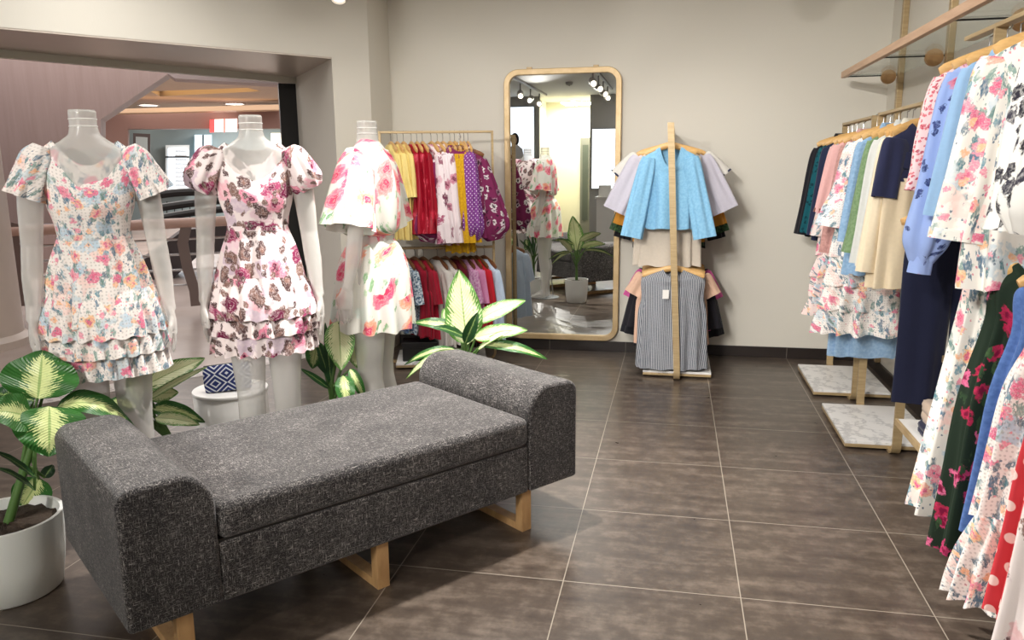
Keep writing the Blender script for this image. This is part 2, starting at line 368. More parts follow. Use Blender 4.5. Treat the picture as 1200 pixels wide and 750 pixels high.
t = thing('cove_lamp', 'warm yellow light cove recessed in the mall ceiling', 'light', cc); t.location = (0, 0, 0); b.build('diffuser', emit('cove_glow', (255, 214, 140), 1.3), t, smooth=0)
struct(mprism('trim_3', [(196, 86), (330, 93), (330, 99), (205, 92)], 8.6, .3, plain('pale_soffit', (190, 172, 168), .6)), 'pale soffit band below the mall ceiling')
struct(mprism('trim_4', [(120, 128), (345, 122), (345, 128), (120, 133)], 19, .5, plain('tan_cornice', (186, 156, 126), .5)), 'tan cornice across the mall')
struct(mprism('wall_mall', [(110, 133), (420, 128), (420, 150), (150, 151), (150, 290), (110, 290)], 20, .4, plain('rosewood_fascia', (130, 98, 88), .5)), 'rosewood fascia over the far shop')
struct(mprism('wall_mall_far', [(100, 120), (520, 100), (520, 300), (100, 300)], 23.5, .3, plain('teal_grey_paint', (124, 138, 140), .6)), 'teal grey wall of the far shop')
w1 = struct(mprism('window_1', [(194, 170), (222, 170), (222, 228), (194, 228)], 23.2, .2, plain('window_frame_white', (208, 214, 214), .5)), 'bright far window with blinds')
pane = mprism('pane', [(197, 174), (219, 174), (219, 226), (197, 226)], 23.15, .04, emit('daylight_pane', (238, 246, 255), 1.5), parent=w1)
for k in range(9): mprism('blind_slat', [(205, 176+k*5), (219, 176+k*5), (219, 178+k*5), (205, 178+k*5)], 23.1, .03, plain('slat_grey', (190, 196, 200)) if k == 0 else bpy.data.materials['slat_grey'], parent=w1)
mprism('transom', [(194, 183), (222, 183), (222, 185), (194, 185)], 23.08, .03, m_black, parent=w1)
w2 = struct(mprism('window_2', [(228, 158), (248, 158), (248, 200), (228, 200)], 23.2, .2, emit('sky_strip', (200, 226, 240), .9)), 'pale blue lit strip window in the far shop')
mprism('mullion', [(237, 158), (239, 158), (239, 200), (237, 200)], 23.1, .05, m_black, parent=w2)
w3 = struct(mprism('window_3', [(318, 156), (345, 156), (345, 182), (318, 182)], 23.2, .2, emit('cream_lamp_pane', (250, 238, 214), 1.1)), 'cream lit window at the far right of the mall')
mprism('muntin', [(330, 156), (332, 156), (332, 182), (330, 182)], 23.1, .05, m_black, parent=w3)
pf = thing('notice_frame', 'dark framed picture on the far mall wall', 'picture', mp(166, 190, 19.9)); pf.location = (0, 0, 0)
mprism('frame', [(156, 156), (176, 157), (176, 215), (156, 214)], 19.85, .12, plain('dark_bronze', (62, 48, 44), .4), parent=pf)
mprism('print', [(159, 160), (173, 161), (173, 190), (159, 190)], 19.8, .03, plain('pale_print', (150, 160, 160), .4), parent=pf)
sg = thing('lit_shop_sign', 'red and white glowing shop sign across the mall', 'sign'); 
mprism('red_panel', [(246, 140.5), (252, 140), (252, 154.5), (246, 155)], 19.8, .15, emit('red_glow', (240, 70, 70), 1.2), parent=sg)
mprism('white_panel', [(251.5, 140), (278, 139), (278, 154), (251.5, 154.5)], 19.78, .15, emit('white_glow', (255, 226, 216), 1.6), parent=sg)
mprism('divider', [(262, 139), (264, 139), (264, 155), (262, 155)], 19.75, .03, emit('red_glow_bar', (240, 120, 110), .8), parent=sg)
for i, (u, v, lb) in enumerate([(174, 126.5, 'left'), (167, 133, 'lower left'), (275, 125, 'right')]):
    t = thing('ceiling_downlight', ['white round downlight glowing in the mall ceiling, upper of the left pair', 'white round downlight glowing in the mall ceiling, lower of the left pair', 'white round downlight glowing in the mall ceiling, right of the other two'][i], 'light', at(u, v-3, 'Z', ZM-.02))
    bb = MB(); bb.lathe([(.0, 0), (.2, 0), (.2, .02)], 20, caps=(False, False)); bb.build('lens', emit('downlight_glow', (255, 246, 230), 6) if i == 0 else bpy.data.materials['downlight_glow'], t)
    bb = MB(); bb.lathe([(.2, -.005), (.25, -.005), (.25, .018), (.2, .018)], 20, caps=(False, False)); bb.build('rim', m_white, t)
# round pillar by the shop front
pc = Vector((-5.457, 5.681, 0))+Vector((-.72, -.69, 0))*.48
b = MB(); b.lathe([(.5, 0), (.5, .06), (.45, .1), (.44, 3.2)], 48, c=pc); struct(b.build('pillar_trim_5', m_beige), 'round beige pillar outside the shop'); bpy.data.objects['pillar_trim_5'].name = 'trim_5'
# railing at the edge of the mall floor
rl = thing('balcony_railing', 'mall balcony railing with pink handrail and steel rails', 'railing', mp(225, 357, 8.4)); rl.location = (0, 0, 0)
D = 8.4; m_hrail = plain('pink_handrail', (196, 160, 146), .4)
MB().tube([mp(-40, 274, D), mp(120, 266, D), mp(345, 255, D)], .05, 10, (0, 0, 1)).build('handrail', m_hrail, rl)
for k, v in enumerate((284, 302, 320, 338)):
    MB().tube([mp(-40, v+8, D), mp(345, v-10, D)], .012, 6).build('rail', m_steel, rl)
for u in (25, 223, 400):
    b = MB(); b.bar([mp(u-4, 262, D), mp(u-9, 285, D), mp(u-3, 315, D), mp(u+5, 340, D), mp(u+7, 358, D)], .05, .1, G); b.build('post', plain('post_taupe', (122, 104, 98), .4) if u == 25 else bpy.data.materials['post_taupe'], rl)
es = thing('escalator', 'dark escalator with curved black handrails beyond the railing', 'escalator')
D = 11
for k, (a0, a1, a2) in enumerate([((170, 232), (205, 222), (262, 226)), ((165, 248), (210, 238), (270, 234)), ((160, 262), (215, 248), (275, 244))]):
    p0, p1, p2 = mp(*a0, D+k*.3), mp(*a1, D+k*.3), mp(*a2, D+k*.3)
    MB().tube([(p0*(1-s)+p1*s)*(1-s)+(p1*(1-s)+p2*s)*s for s in [i/12 for i in range(13)]], .05, 8).build('handrail', m_black, es)
mprism('truss', [(150, 318), (215, 270), (300, 258), (300, 290), (232, 300), (190, 338), (150, 350)], 11.5, .8, plain('dark_truss', (64, 56, 58), .4), parent=es)
for k in range(9):
    u = 168+k*9; mprism('baluster', [(u, 236), (u+1.2, 236), (u+1.2, 262), (u, 262)], 11.8, .03, m_black, parent=es)
struct(mprism('trim_6', [(-60, 268), (118, 262), (118, 410), (-60, 410)], 13, .3, m_pink), 'pink veneered apron below the railing')
# shutter guide and rail of the shop front
struct(poly('trim_7', [Vector((j[0], j[1], 0))+Vector((.02, -.02, 0)), Vector((j[0], j[1], 0))+Vector((-.09, -.12, 0)), Vector((j[0], j[1], 0))+Vector((-.16, 0, 0)), Vector((j[0], j[1], 0))+Vector((-.02, .1, 0))], m_black, 0, 2.14), 'dark shutter guide at the end of the opening')
fdn = fd.normalized(); fn = Vector((-fdn.y, fdn.x, 0))
b = MB(); q0 = Vector((j[0], j[1], 2.17)); q1 = far0-fd*1.0+Vector((0, 0, 2.17)); b.bar([q0-fn*.03, q1-fn*.03], .06, .05, (0, 0, 1)); struct(b.build('trim_8', plain('shutter_bar', (200, 196, 184), .4), smooth=0), 'pale shutter bar along the window header')
_sp = plain('soffit_panel', (196, 184, 172), .32, .35)
_a = [je+Vector((0, 0, 0)), Vector((j[0], j[1], 0)), far0-fd*1.2, dg(-6.2, -.9), dg(-6.2, -.004), je]
struct(poly('trim_9', [dg(-.30, -.004), Vector((j[0]+.01, j[1]-.01, 0)), far0-fd*1.2, dg(-6.2, -.9), dg(-6.2, -.004)], _sp, 2.19, 2.2), 'silvery beige panel lining the underside of the window header')
# ---------------------------------------------------------------- mirror
def rrect(w, h, r, n=8, cx=0, cz=0):
    out = []
    for k, (sx, sz) in enumerate(((1, 1), (-1, 1), (-1, -1), (1, -1))):
        for i in range(n+1):
            a = PI/2*(k+i/n); out.append((cx+sx*(w/2-r)+r*math.cos(a), cz+sz*(h/2-r)+r*math.sin(a)))
    return out
mt = thing('wall_mirror', 'tall mirror in a rounded gold frame leaning on the back wall', 'mirror', (-.848, YB, 0))
def ring(name, o, i_, y0, y1, mat, par):
    n = len(o); b = MB(); vs = [(x, y, z) for y in (y0, y1) for x, z in o]+[(x, y, z) for y in (y0, y1) for x, z in i_]
    fs = []
    for k in range(n):
        m = (k+1) % n
        fs += [(k, m, n+m, n+k), (2*n+k, 3*n+k, 3*n+m, 2*n+m), (k, 2*n+k, 2*n+m, m), (n+k, n+m, 3*n+m, 3*n+k)]
    b.add(vs, fs); return b.build(name, mat, par, smooth=50, fix=True, bevel=.004)
zc = 1.12; ring('frame', rrect(.885, 2.06, .11, cz=zc), rrect(.80, 1.975, .07, cz=zc), -.045, -.002, m_frame, mt)
b = MB(); pr_ = rrect(.81, 1.985, .07, cz=zc); b.add([(x, -.022, z) for x, z in pr_]+[(x, -.01, z) for x, z in pr_], [tuple(reversed(range(len(pr_)))), tuple(range(len(pr_), 2*len(pr_)))]); b.build('glass', m_mirror, mt, smooth=0, fix=True)
for x in (-.25, .25): MB().box((x-.02, -.03, zc+1.03), (x+.02, -.004, zc+1.045)).build('clip', m_brass, mt, smooth=0, bevel=.003)

# lit poster and lit panel on the wall behind the camera
lp = thing('lit_poster', 'glowing white poster of a dark haired woman in white, seen in the mirror', 'poster', (-3.02, YF, 0))
MB().box((-.62, .001, 1.1), (.28, .06, 2.62)).build('frame', plain('light_box_frame', (150, 152, 154), .4), lp, smooth=0, bevel=.005)
MB().box((-.60, .06, 1.12), (.26, .066, 2.6)).build('panel', emit('poster_white', (236, 244, 255), 1.25), lp, smooth=0)
def blob(name, pts, mat, par, y=.068): b = MB(); b.add([(x, y, z) for x, z in pts], [tuple(range(len(pts)))]); return b.build(name, mat, par, smooth=0, fix=False)
ov = lambda cx, cz, a, c, n=20: [(cx+a*math.cos(2*PI*k/n), cz+c*math.sin(2*PI*k/n)) for k in range(n)]
FX = -.12
blob('printed_hair', ov(FX, 1.98, .085, .13), plain('ink_dark', (44, 36, 36)), lp)
blob('printed_face', ov(FX-.01, 1.97, .05, .075), plain('ink_skin', (226, 190, 170)), lp, .070)
blob('printed_blouse', [(FX-.04, 1.88), (FX+.05, 1.88), (FX+.15, 1.8), (FX+.2, 1.55), (FX+.12, 1.48), (FX+.12, 1.38), (FX-.14, 1.38), (FX-.14, 1.5), (FX-.2, 1.58), (FX-.13, 1.8)], plain('ink_white', (226, 226, 230)), lp, .070)
blob('printed_trousers', [(FX-.15, 1.38), (FX+.13, 1.38), (FX+.17, 1.14), (FX-.19, 1.14)], plain('ink_navy', (34, 40, 66)), lp, .071)
ll = thing('light_box', 'blank glowing white wall panel, seen at the right of the mirror', 'light panel', (-1.4, YF, 0))
MB().box((-.225, .001, 1.0), (.62, .05, 2.17)).build('frame', plain('panel_frame', (140, 142, 142), .4), ll, smooth=0, bevel=.005)
MB().box((-.21, .05, 1.02), (.60, .056, 2.15)).build('diffuser', emit('panel_white', (244, 248, 255), 1.6), ll, smooth=0)
# counter behind the camera
ct = thing('cash_counter', 'white cash counter seen past the bench in the mirror', 'counter', (-1.25, -2.7, 0))
MB().box((-.15, -.3, .06), (1.2, .3, .86)).build('body', m_white, ct, smooth=0, bevel=.006); MB().box((-.18, -.33, .86), (1.23, .33, .9)).build('top', m_white, ct, smooth=0, bevel=.006); MB().box((-.12, -.26, 0), (1.17, .26, .06)).build('plinth', m_black, ct, smooth=0)
t = tag(MB().box((-1.38, -2.75, .9), (-1.16, -2.55, 1.1)).build('gift_box', m_white, smooth=0, bevel=.006), 'white box standing on the cash counter', 'box')
# ceiling tracks and spot heads
def track(name, x, y0, y1, lab):
    t = thing('ceiling_track', lab, 'light track', (x, y0, ZC)); MB().box((-.018, 0, -.035), (.018, y1-y0, 0)).build('rail', plain('track_grey', (150, 148, 146), .4) if 'track_grey' not in bpy.data.materials else bpy.data.materials['track_grey'], t, smooth=0); return t
LENS = {}
def spot(loc, aim, lab, grp='spot heads on the ceiling tracks'):
    t = thing('track_spotlight', lab, 'spotlight', loc, 0, grp)
    d = (Vector(aim)-Vector(loc)-Vector((0, 0, -.2))); LENS[lab] = (Vector(loc)+Vector((0, 0, -.2))+d.normalized()*.13, Vector(aim)); q = d.to_track_quat('Z', 'Y').to_matrix().to_4x4(); m = Matrix.Translation((0, 0, -.2)) @ q
    MB().tube([(0, 0, -.03), (0, 0, -.2)], .012, 8).build('arm', bpy.data.materials['track_grey'], t)
    b = MB(); b.lathe([(.0, -.1), (.045, -.1), (.05, -.08), (.05, .1), (.044, .1), (.04, .08), (0, .08)], 24, caps=(False, False)); b.v = [tuple(m @ Vector(p)) for p in b.v]; b.build('head', bpy.data.materials.get('spot_body') or plain('spot_body', (176, 172, 166), .35, .3), t)
    b = MB(); b.lathe([(0, .082), (.039, .082), (.039, .085), (0, .085)], 20, caps=(False, False)); b.v = [tuple(m @ Vector(p)) for p in b.v]; b.build('lens', bpy.data.materials.get('spot_lens') or emit('spot_lens', (255, 244, 226), 2.5), t)
    return t
track('ceiling_track', -1.15, -2.4, 2.2, 'grey ceiling light track nearer the middle of the room'); track('ceiling_track', -2.45, -3.2, 1.8, 'grey ceiling light track nearer the shop front')
for k, y in enumerate((-1.5, -.7, .1, .9)): spot((-1.15, y, ZC-.03), [(.25, 6.0, .7), (1.05, 2.9, 1.0), (1.0, 4.6, 1.0), (.0, 5.5, .9)][k], 'grey spot head on the middle track, %s from the back wall' % ['fourth', 'third', 'second', 'first'][k])
for k, y in enumerate((-2.4, -1.5, -.6, .4)): spot((-2.45, y, ZC-.03), [(-1.4, 6.0, 1.0), (-2.2, 4.2, .6), (-1.55, 3.2, 1.1), (-2.0, 2.6, 1.1)][k], 'grey spot head on the shop-front track, %s from the back wall' % ['fourth', 'third', 'second', 'first'][k])
_p = at(398, 0, 'Z', 2.51); spot((_p.x, _p.y, 2.79), (-1.9, 3.9, .0), 'ceiling spot over the pillar beside the window opening')
for i, (u, v) in enumerate(((672, 117.5), (683, 123.5))):
    p = at(u, v, 'Z', ZC) ; p.y = 2*YB-p.y
    t = thing('recessed_downlight', 'round recessed downlight in the alcove ceiling, %s of the two' % ['nearer', 'farther'][i], 'light', p)
    b = MB(); b.lathe([(0, -.012), (.06, -.012), (.06, -.004)], 20, caps=(False, False)); b.build('lens', bpy.data.materials['spot_lens'], t); b = MB(); b.lathe([(.06, -.014), (.08, -.012), (.08, 0)], 20, caps=(False, False)); b.build('rim', m_white, t)
t = thing('smoke_detector', 'small dark detector on the shop ceiling, seen in the mirror', 'detector', (-1.75, -1.2, ZC)); b = MB(); b.lathe([(.06, 0), (.06, -.02), (.045, -.05), (0, -.055)], 20, caps=(False, False)); b.build('body', m_col, t); b = MB(); b.lathe([(.02, -.05), (.015, -.06), (0, -.062)], 12, caps=(False, False)); b.build('sensor', m_black, t)

# ---------------------------------------------------------------- bench
TH = .909; SO = Vector((-.92, 2.328, 0))
bench = thing('upholstered_bench', 'long charcoal woven bench with rolled ends on wooden legs', 'bench', SO, TH)
s0, s1, DP, zb, zt, zs = -.817, .906, .768, .177, .584, .483
b = MB(); b.box((s0+.26, .004, zb), (s1-.26, DP-.004, .365)); b.build('base', m_sofa, bench, bevel=.012, seg=3)
def arm(x0, x1, inner):
    P_ = []
    ro, ri = .045, .1
    pts = [(x0, zb), (x1, zb)]
    rl_, rr = (ri, ro) if inner < 0 else (ro, ri)
    top = [(x1-rr+rr*math.cos(a*PI/20), zt-rr+rr*math.sin(a*PI/20)) for a in range(11)]+[(x0+rl_-rl_*math.sin(a*PI/20), zt-rl_+rl_*math.cos(a*PI/20)) for a in range(11)]
    mid = .012
    top = [(x, z+.012*math.sin(PI*(x-x0)/(x1-x0))) for x, z in top]
    b = MB(); b.prism(pts+top, 0, DP, lambda a, c, d: (a, d, c)); return b.build('arm', m_sofa, bench, smooth=30, bevel=.014, fix=True, seg=3)
arm(s0, s0+.262, 1); arm(s1-.258, s1, -1)
b = MB(); b.box((s0+.265, -.004, .368), (s1-.262, DP-.01, zs)); cu = b.build('seat_cushion', m_sofa, bench, smooth=40, bevel=.028, seg=4)
b = MB(); b.box((s0+.26, .012, .360), (s1-.26, DP-.02, .372)); b.build('seam_gap', m_black, bench, smooth=0)
for x in (-.66, 0, .66):
    b = MB(); w = .048
    b.box((x-w/2, .035, 0), (x+w/2, .075, zb)); b.box((x-w/2, DP-.075, 0), (x+w/2, DP-.035, zb)); b.box((x-w/2, .075, 0), (x+w/2, DP-.075, .03)); b.box((x-w/2, .075, zb-.03), (x+w/2, DP-.075, zb))
    b.build('leg', m_legwood, bench, smooth=0, bevel=.002)
# ---------------------------------------------------------------- garments: shared shapes
def cat(p0, p1, p2, p3, t): return tuple(.5*((2*b)+(-a+c)*t+(2*a-5*b+4*c-d)*t*t+(-a+3*b-3*c+d)*t**3) for a, b, c, d in zip(p0, p1, p2, p3))
def dense(prof, m):
    out = []
    for i in range(len(prof)-1):
        p = [prof[max(i-1, 0)], prof[i], prof[i+1], prof[min(i+2, len(prof)-1)]]
        for j in range(m): out.append(cat(*p, j/m))
    return out+[tuple(prof[-1])]
def sh(name, prof, mat, par, k=9, seed=0, n=72, m=4, neck=(0, 0), slope=0, hemwave=0, us=None, c=(0, 0, 0), sq=1.0, lab=None, thick=0):
    """cloth tube: prof rows are (z, half width, half depth, fold size)"""
    r = random.Random(seed); ph = [r.uniform(0, 6.28) for _ in range(6)]; k2 = k+r.choice((2, 3, 5)); rings = []
    rows = dense([tuple(p) for p in prof], m); z0 = rows[0][0]; z1 = rows[-1][0]; zd = max(z1, z0-.30)
    for z, w, d, a in rows:
        s = (z0-z)/(z0-z1+1e-9); ring = []
        for i in range(n):
            t = 2*PI*i/n+PI/2; ct, st = math.cos(t), math.sin(t)
            ex = abs(ct)**sq*(1 if ct > 0 else -1); ey = abs(st)**sq*(1 if st > 0 else -1)
            f = a*(math.sin(k*t+ph[0]+.8*s)+.6*math.sin(k2*t+ph[1]-1.1*s)+.5*math.sin(3*t+ph[2]+2*s))
            x = w*ex+f*ct; y = d*ey+f*st
            dip = (neck[0] if st < 0 else neck[1])*abs(st)**2.2
            zz = (zd+(z-zd)*(z0-dip-zd)/(z0-zd) if z > zd else z)+hemwave*s*math.sin(k*t+ph[3])*(1 if s > .8 else 0)
            ring.append((c[0]+x, c[1]+y, c[2]+zz))
        rings.append(ring)
    b = MB(); w = max(p[1] for p in prof); b.loft(rings, True, (False, False), 1, True)
    o = b.build(name, mat, par, smooth=180)
    if thick: 
        so = o.modifiers.new('thickness', 'SOLIDIFY'); so.thickness = thick
    if lab: o['label'] = lab
    return o
def sleeve(name, p0, p1, prof, mat, par, k=5, seed=0, n=28, m=4, bend=0, flat=(0, 1, 0), us=None, lab=None):
    """cloth tube from p0 to p1; prof rows are (fraction, half width, half depth, fold size)"""
    r = random.Random(seed+99); ph = [r.uniform(0, 6.28) for _ in range(4)]
    p0, p1 = Vector(p0), Vector(p1); t = (p1-p0).normalized(); v = (Vector(flat)-t*t.dot(Vector(flat))).normalized(); u = t.cross(v); rings = []
    for s, a, d, f in dense([tuple(p) for p in prof], m):
        c = p0.lerp(p1, s)+u*bend*math.sin(PI*s); ring = []
        for i in range(n):
            q = 2*PI*i/n; e = f*(math.sin(k*q+ph[0]+s)+.6*math.sin((k+3)*q+ph[1]-2*s))
            ring.append(c+u*(a+e)*math.cos(q)+v*(d+e)*math.sin(q))
        rings.append(ring)
    b = MB(); b.loft(rings, True, (True, False), 1, True); o = b.build(name, mat, par, smooth=180)
    if lab: o['label'] = lab
    return o

# prints
TEAL = [(92, 134, 144), (118, 158, 172), (140, 166, 158), (100, 120, 134)]
BLOOM = [(236, 150, 168), (240, 180, 160), (226, 120, 150), (244, 200, 150)]
def teal_print(name, base=(240, 232, 226), s=1.0, seed=0, ey=False): return printed(name, base, [
    (10*s, .6, .40, .6, [(204, 214, 218), (244, 216, 208), (190, 208, 220)], None, 1), (42*s, .56, .42, .8, TEAL, None, 1.8), (34*s, .5, .36, .9, [(110, 140, 136), (96, 124, 146)], None, 2.6),
    (15*s, .40, .36, .6, BLOOM, (222, 100, 136), 1), (30*s, .2, .34, .6, [(244, 190, 150), (236, 150, 170)], None, 1), (90*s, .10, .3, .4, [(90, 110, 130), (220, 140, 150)], None, 1)], seed, eyelet=ey)
m_teal = teal_print('teal_pink_print', seed=1, ey=True); m_teal2 = teal_print('teal_pink_print_large', (244, 238, 232), .8, 5, True)
m_teal3 = teal_print('teal_peach_print', (240, 236, 228), .75, 9)
m_teal4 = teal_print('soft_pink_print', (238, 218, 212), .9, 12)
BRN = [(96, 70, 66), (122, 92, 84), (84, 62, 62)]; BUR = [(132, 42, 82), (160, 70, 104), (110, 34, 66)]
m_burg = printed('burgundy_brown_print', (236, 222, 220), [(8, .7, .42, .5, [(236, 180, 190), (230, 200, 208), (206, 186, 198)], None, 1), (14, .5, .42, .4, BRN, (140, 106, 96), 1.2), (9.5, .52, .42, .5, BUR+[(226, 140, 162)], (104, 24, 60), 1), (30, .5, .40, .5, BRN, None, 1.3)], 3)
m_rose = printed('rose_print_organza', (224, 222, 212), [(6, .45, .36, .4, [(216, 224, 214), (240, 220, 214)], None, 1), (26, .55, .34, .7, [(136, 178, 130), (104, 156, 110), (170, 200, 160)], None, 2.2), (8, .7, .44, .35, [(232, 120, 142), (238, 150, 150), (222, 92, 126), (240, 160, 130)], (206, 60, 96), 1)], 4, alpha=.88)
m_plum = printed('plum_white_flower', (122, 42, 84), [(15, .62, .36, .5, [(228, 214, 220), (240, 232, 232), (170, 130, 150)], (36, 22, 32), 1), (22, .3, .26, .6, [(60, 28, 50), (90, 30, 64)], None, 1.5)], 6)
m_chiff = printed('burgundy_chiffon', (232, 218, 220), [(8, .6, .38, .6, [(200, 130, 150), (170, 80, 112), (222, 180, 190)], (120, 30, 66), 1), (16, .42, .32, .7, [(110, 50, 74), (150, 96, 112)], None, 2)], 8)
m_dkgreen = printed('dark_green_pink_flower', (36, 50, 38), [(13, .7, .38, .5, [(206, 64, 116), (190, 44, 84), (224, 110, 150)], (130, 16, 60), 1), (24, .4, .3, .6, [(70, 96, 60), (52, 76, 50)], None, 2)], 2)
m_bluef = printed('blue_navy_flower', (150, 172, 222), [(22, .42, .32, .5, [(44, 56, 104), (60, 70, 120)], None, 1), (10, .2, .3, .5, [(214, 130, 150), (230, 190, 200)], (180, 60, 90), 1)], 7)
m_redf = printed('red_pink_speckle', (234, 206, 206), [(60, .72, .42, .6, [(196, 66, 86), (210, 100, 112), (176, 50, 74)], None, 1)], 5)
m_bw = printed('black_white_shapes', (236, 234, 228), [(22, .7, .40, .45, [(48, 46, 56), (62, 60, 72), (40, 38, 44)], None, 1.35)], 10)
m_brownf = printed('brown_blush_print', (238, 226, 222), [(7, .5, .36, .5, [(228, 186, 186), (222, 204, 204)], None, 1), (14, .5, .34, .5, [(112, 80, 74), (140, 104, 94), (96, 60, 66)], None, 1.3)], 11)
m_polka = dots('red_polka', (208, 62, 70), (244, 214, 206), 16, .26); m_pdot = dots('purple_polka', (128, 66, 140), (226, 206, 226), 46, .2)
m_stripe = stripes('grey_stripe', (84, 88, 98), (176, 178, 182), 520)
m_velvet = printed('red_crushed', (148, 16, 36), [(16, .7, .4, .9, [(190, 40, 62), (112, 8, 26), (206, 74, 92)], None, 1.6)], 2, rough=.4)
CL = {}
def cl(rgb, rgb2=None, **k):
    key = (rgb, rgb2)
    if key not in CL: CL[key] = cloth('cloth_%d' % len(CL), rgb, rgb2, **k)
    return CL[key]
def lace(name, a, b_):
    return printed(name, a, [(40, .6, .36, .8, [b_], None, 1)], 1)
m_teallace = lace('teal_lace', (20, 84, 94), (10, 44, 54))

# ---------------------------------------------------------------- mannequins
def mannequin(lab, loc, rz, lean=0):
    t = thing('mannequin', lab, 'mannequin', loc, rz, None)
    b = MB(); E_ = lambda z, w, d, cx=0, cy=0, n=28: [(cx+w*math.cos(2*PI*k/n), cy+d*math.sin(2*PI*k/n), z) for k in range(n)]
    tor = [(1.64, .046, .046, lean), (1.585, .045, .046, lean*.5), (1.555, .052, .05), (1.53, .085, .054), (1.505, .135, .06), (1.475, .163, .066), (1.43, .158, .08), (1.36, .138, .10), (1.31, .134, .105), (1.24, .112, .088), (1.18, .104, .08), (1.1, .132, .095), (1.0, .158, .108), (.92, .165, .112), (.83, .155, .105), (.79, .11, .09)]
    b.loft([E_(*(p[:3]), p[3] if len(p) > 3 else 0) for p in tor], True, (True, True))
    for s in (-1, 1):
        leg = [(.9, .078, .09, .074, 0), (.78, .078, .085, .076, 0), (.62, .067, .073, .074, -.005), (.5, .058, .06, .073, -.008), (.44, .056, .058, .074, -.005), (.34, .055, .06, .076, .012), (.22, .042, .046, .08, .01), (.1, .031, .034, .085, .004), (.05, .033, .045, .09, -.005), (.02, .035, .06, .09, -.02)]
        b.loft([E_(z, w, d, s*cx, cy) for z, w, d, cx, cy in leg], True, (True, True))
        b.tube([(s*.09, .02, .035), (s*.092, -.05, .04), (s*.094, -.11, .026), (s*.095, -.155, .018)], [(.033, .034), (.036, .032), (.038, .02), (.024, .014)], 14, (1, 0, 0))
        ar = [(s*.15, 0, 1.465), (s*.178, 0, 1.42), (s*.194, .005, 1.3), (s*.204, .01, 1.17), (s*.214, -.005, 1.05), (s*.222, -.025, .94), (s*.226, -.035, .9)]
        b.tube(ar, [.045, .048, .042, .036, .035, .025, .023], 16)
        b.tube([(s*.226, -.035, .91), (s*.23, -.042, .86), (s*.231, -.047, .81)], [(.014, .024), (.016, .036), (.014, .036)], 14, (1, 0, 0))
        for i, L in enumerate((.07, .085, .08, .06)):
            y = -.075+i*.019
            b.tube([(s*.231, y, .82), (s*.229, y-.002, .82-L*.55), (s*.221, y-.004, .82-L)], [.0088, .0082, .0065], 8)
        b.tube([(s*.226, -.064, .875), (s*.218, -.092, .845), (s*.214, -.098, .80)], [.0105, .0095, .0075], 8)
    o = b.build('body', m_manq, t, smooth=0)
    rm = o.modifiers.new('join', 'REMESH'); rm.mode = 'VOXEL'; rm.voxel_size = .0055; rm.use_smooth_shade = True
    sm = o.modifiers.new('soften', 'SMOOTH'); sm.factor = .5; sm.iterations = 5
    b = MB(); b.tube([(lean*1.0, 0, 1.632), (lean, 0, 1.642)], .043, 24); b.build('neck_cap', m_manq, t)
    for z_ in (1.585, 1.61): b = MB(); b.lathe([(.0462, -.002), (.0475, 0), (.0462, .002)], 32, c=(lean*.5, 0, z_), caps=(False, False)); b.build('neck_seam', m_white, t)
    b = MB(); b.lathe([(.15, 0), (.155, .004), (.155, .008), (.15, .012)], 40); b.build('base_plate', m_acryl, t)
    b = MB(); b.tube([(.09, .075, .012), (.09, .06, .2), (.089, .05, .3)], .006, 8); b.build('support_rod', m_steel, t)
    return t
def face(X, Y): return math.atan2(X, -Y) if False else math.atan2(-X, Y)   # turn local -y towards the camera
ML = [(-2.085, 2.525), (-1.680, 2.968), (-1.392, 3.485)]
mann = [mannequin('white frosted headless mannequin nearest the foreground pot plant', (*ML[0], 0), face(*ML[0])),
        mannequin('white frosted headless mannequin between the other two in the window', (*ML[1], 0), face(*ML[1])),
        mannequin('white frosted headless mannequin turned aside beside the left clothes rack', (*ML[2], 0), face(*ML[2])-1.95, .0)]
def ruffle(par, z0, z1, w0, d0, w1, d1, a, mat, seed, k=21):
    return sh('ruffle_tier', [(z0, w0, d0, a*.2), (z0*.75+z1*.25, w0*.6+w1*.4, d0*.6+d1*.4, a*.6), ((z0+z1)/2, w0*.3+w1*.7, d0*.3+d1*.7, a*.9), (z1, w1, d1, a)], mat, par, k, seed, n=168, hemwave=.004)
def dress_top(par, mat, seed):   # bodice from the scooped neck to the waist
    return sh('bodice', [(1.535, .105, .060, 0), (1.522, .122, .066, 0), (1.50, .145, .074, 0), (1.465, .164, .086, .001), (1.42, .160, .1, .002), (1.35, .150, .114, .002), (1.30, .143, .112, .002), (1.24, .125, .1, .003), (1.19, .118, .092, .003)], mat, par, 7, seed, n=96, m=4, neck=(.088, .03), us=.85)
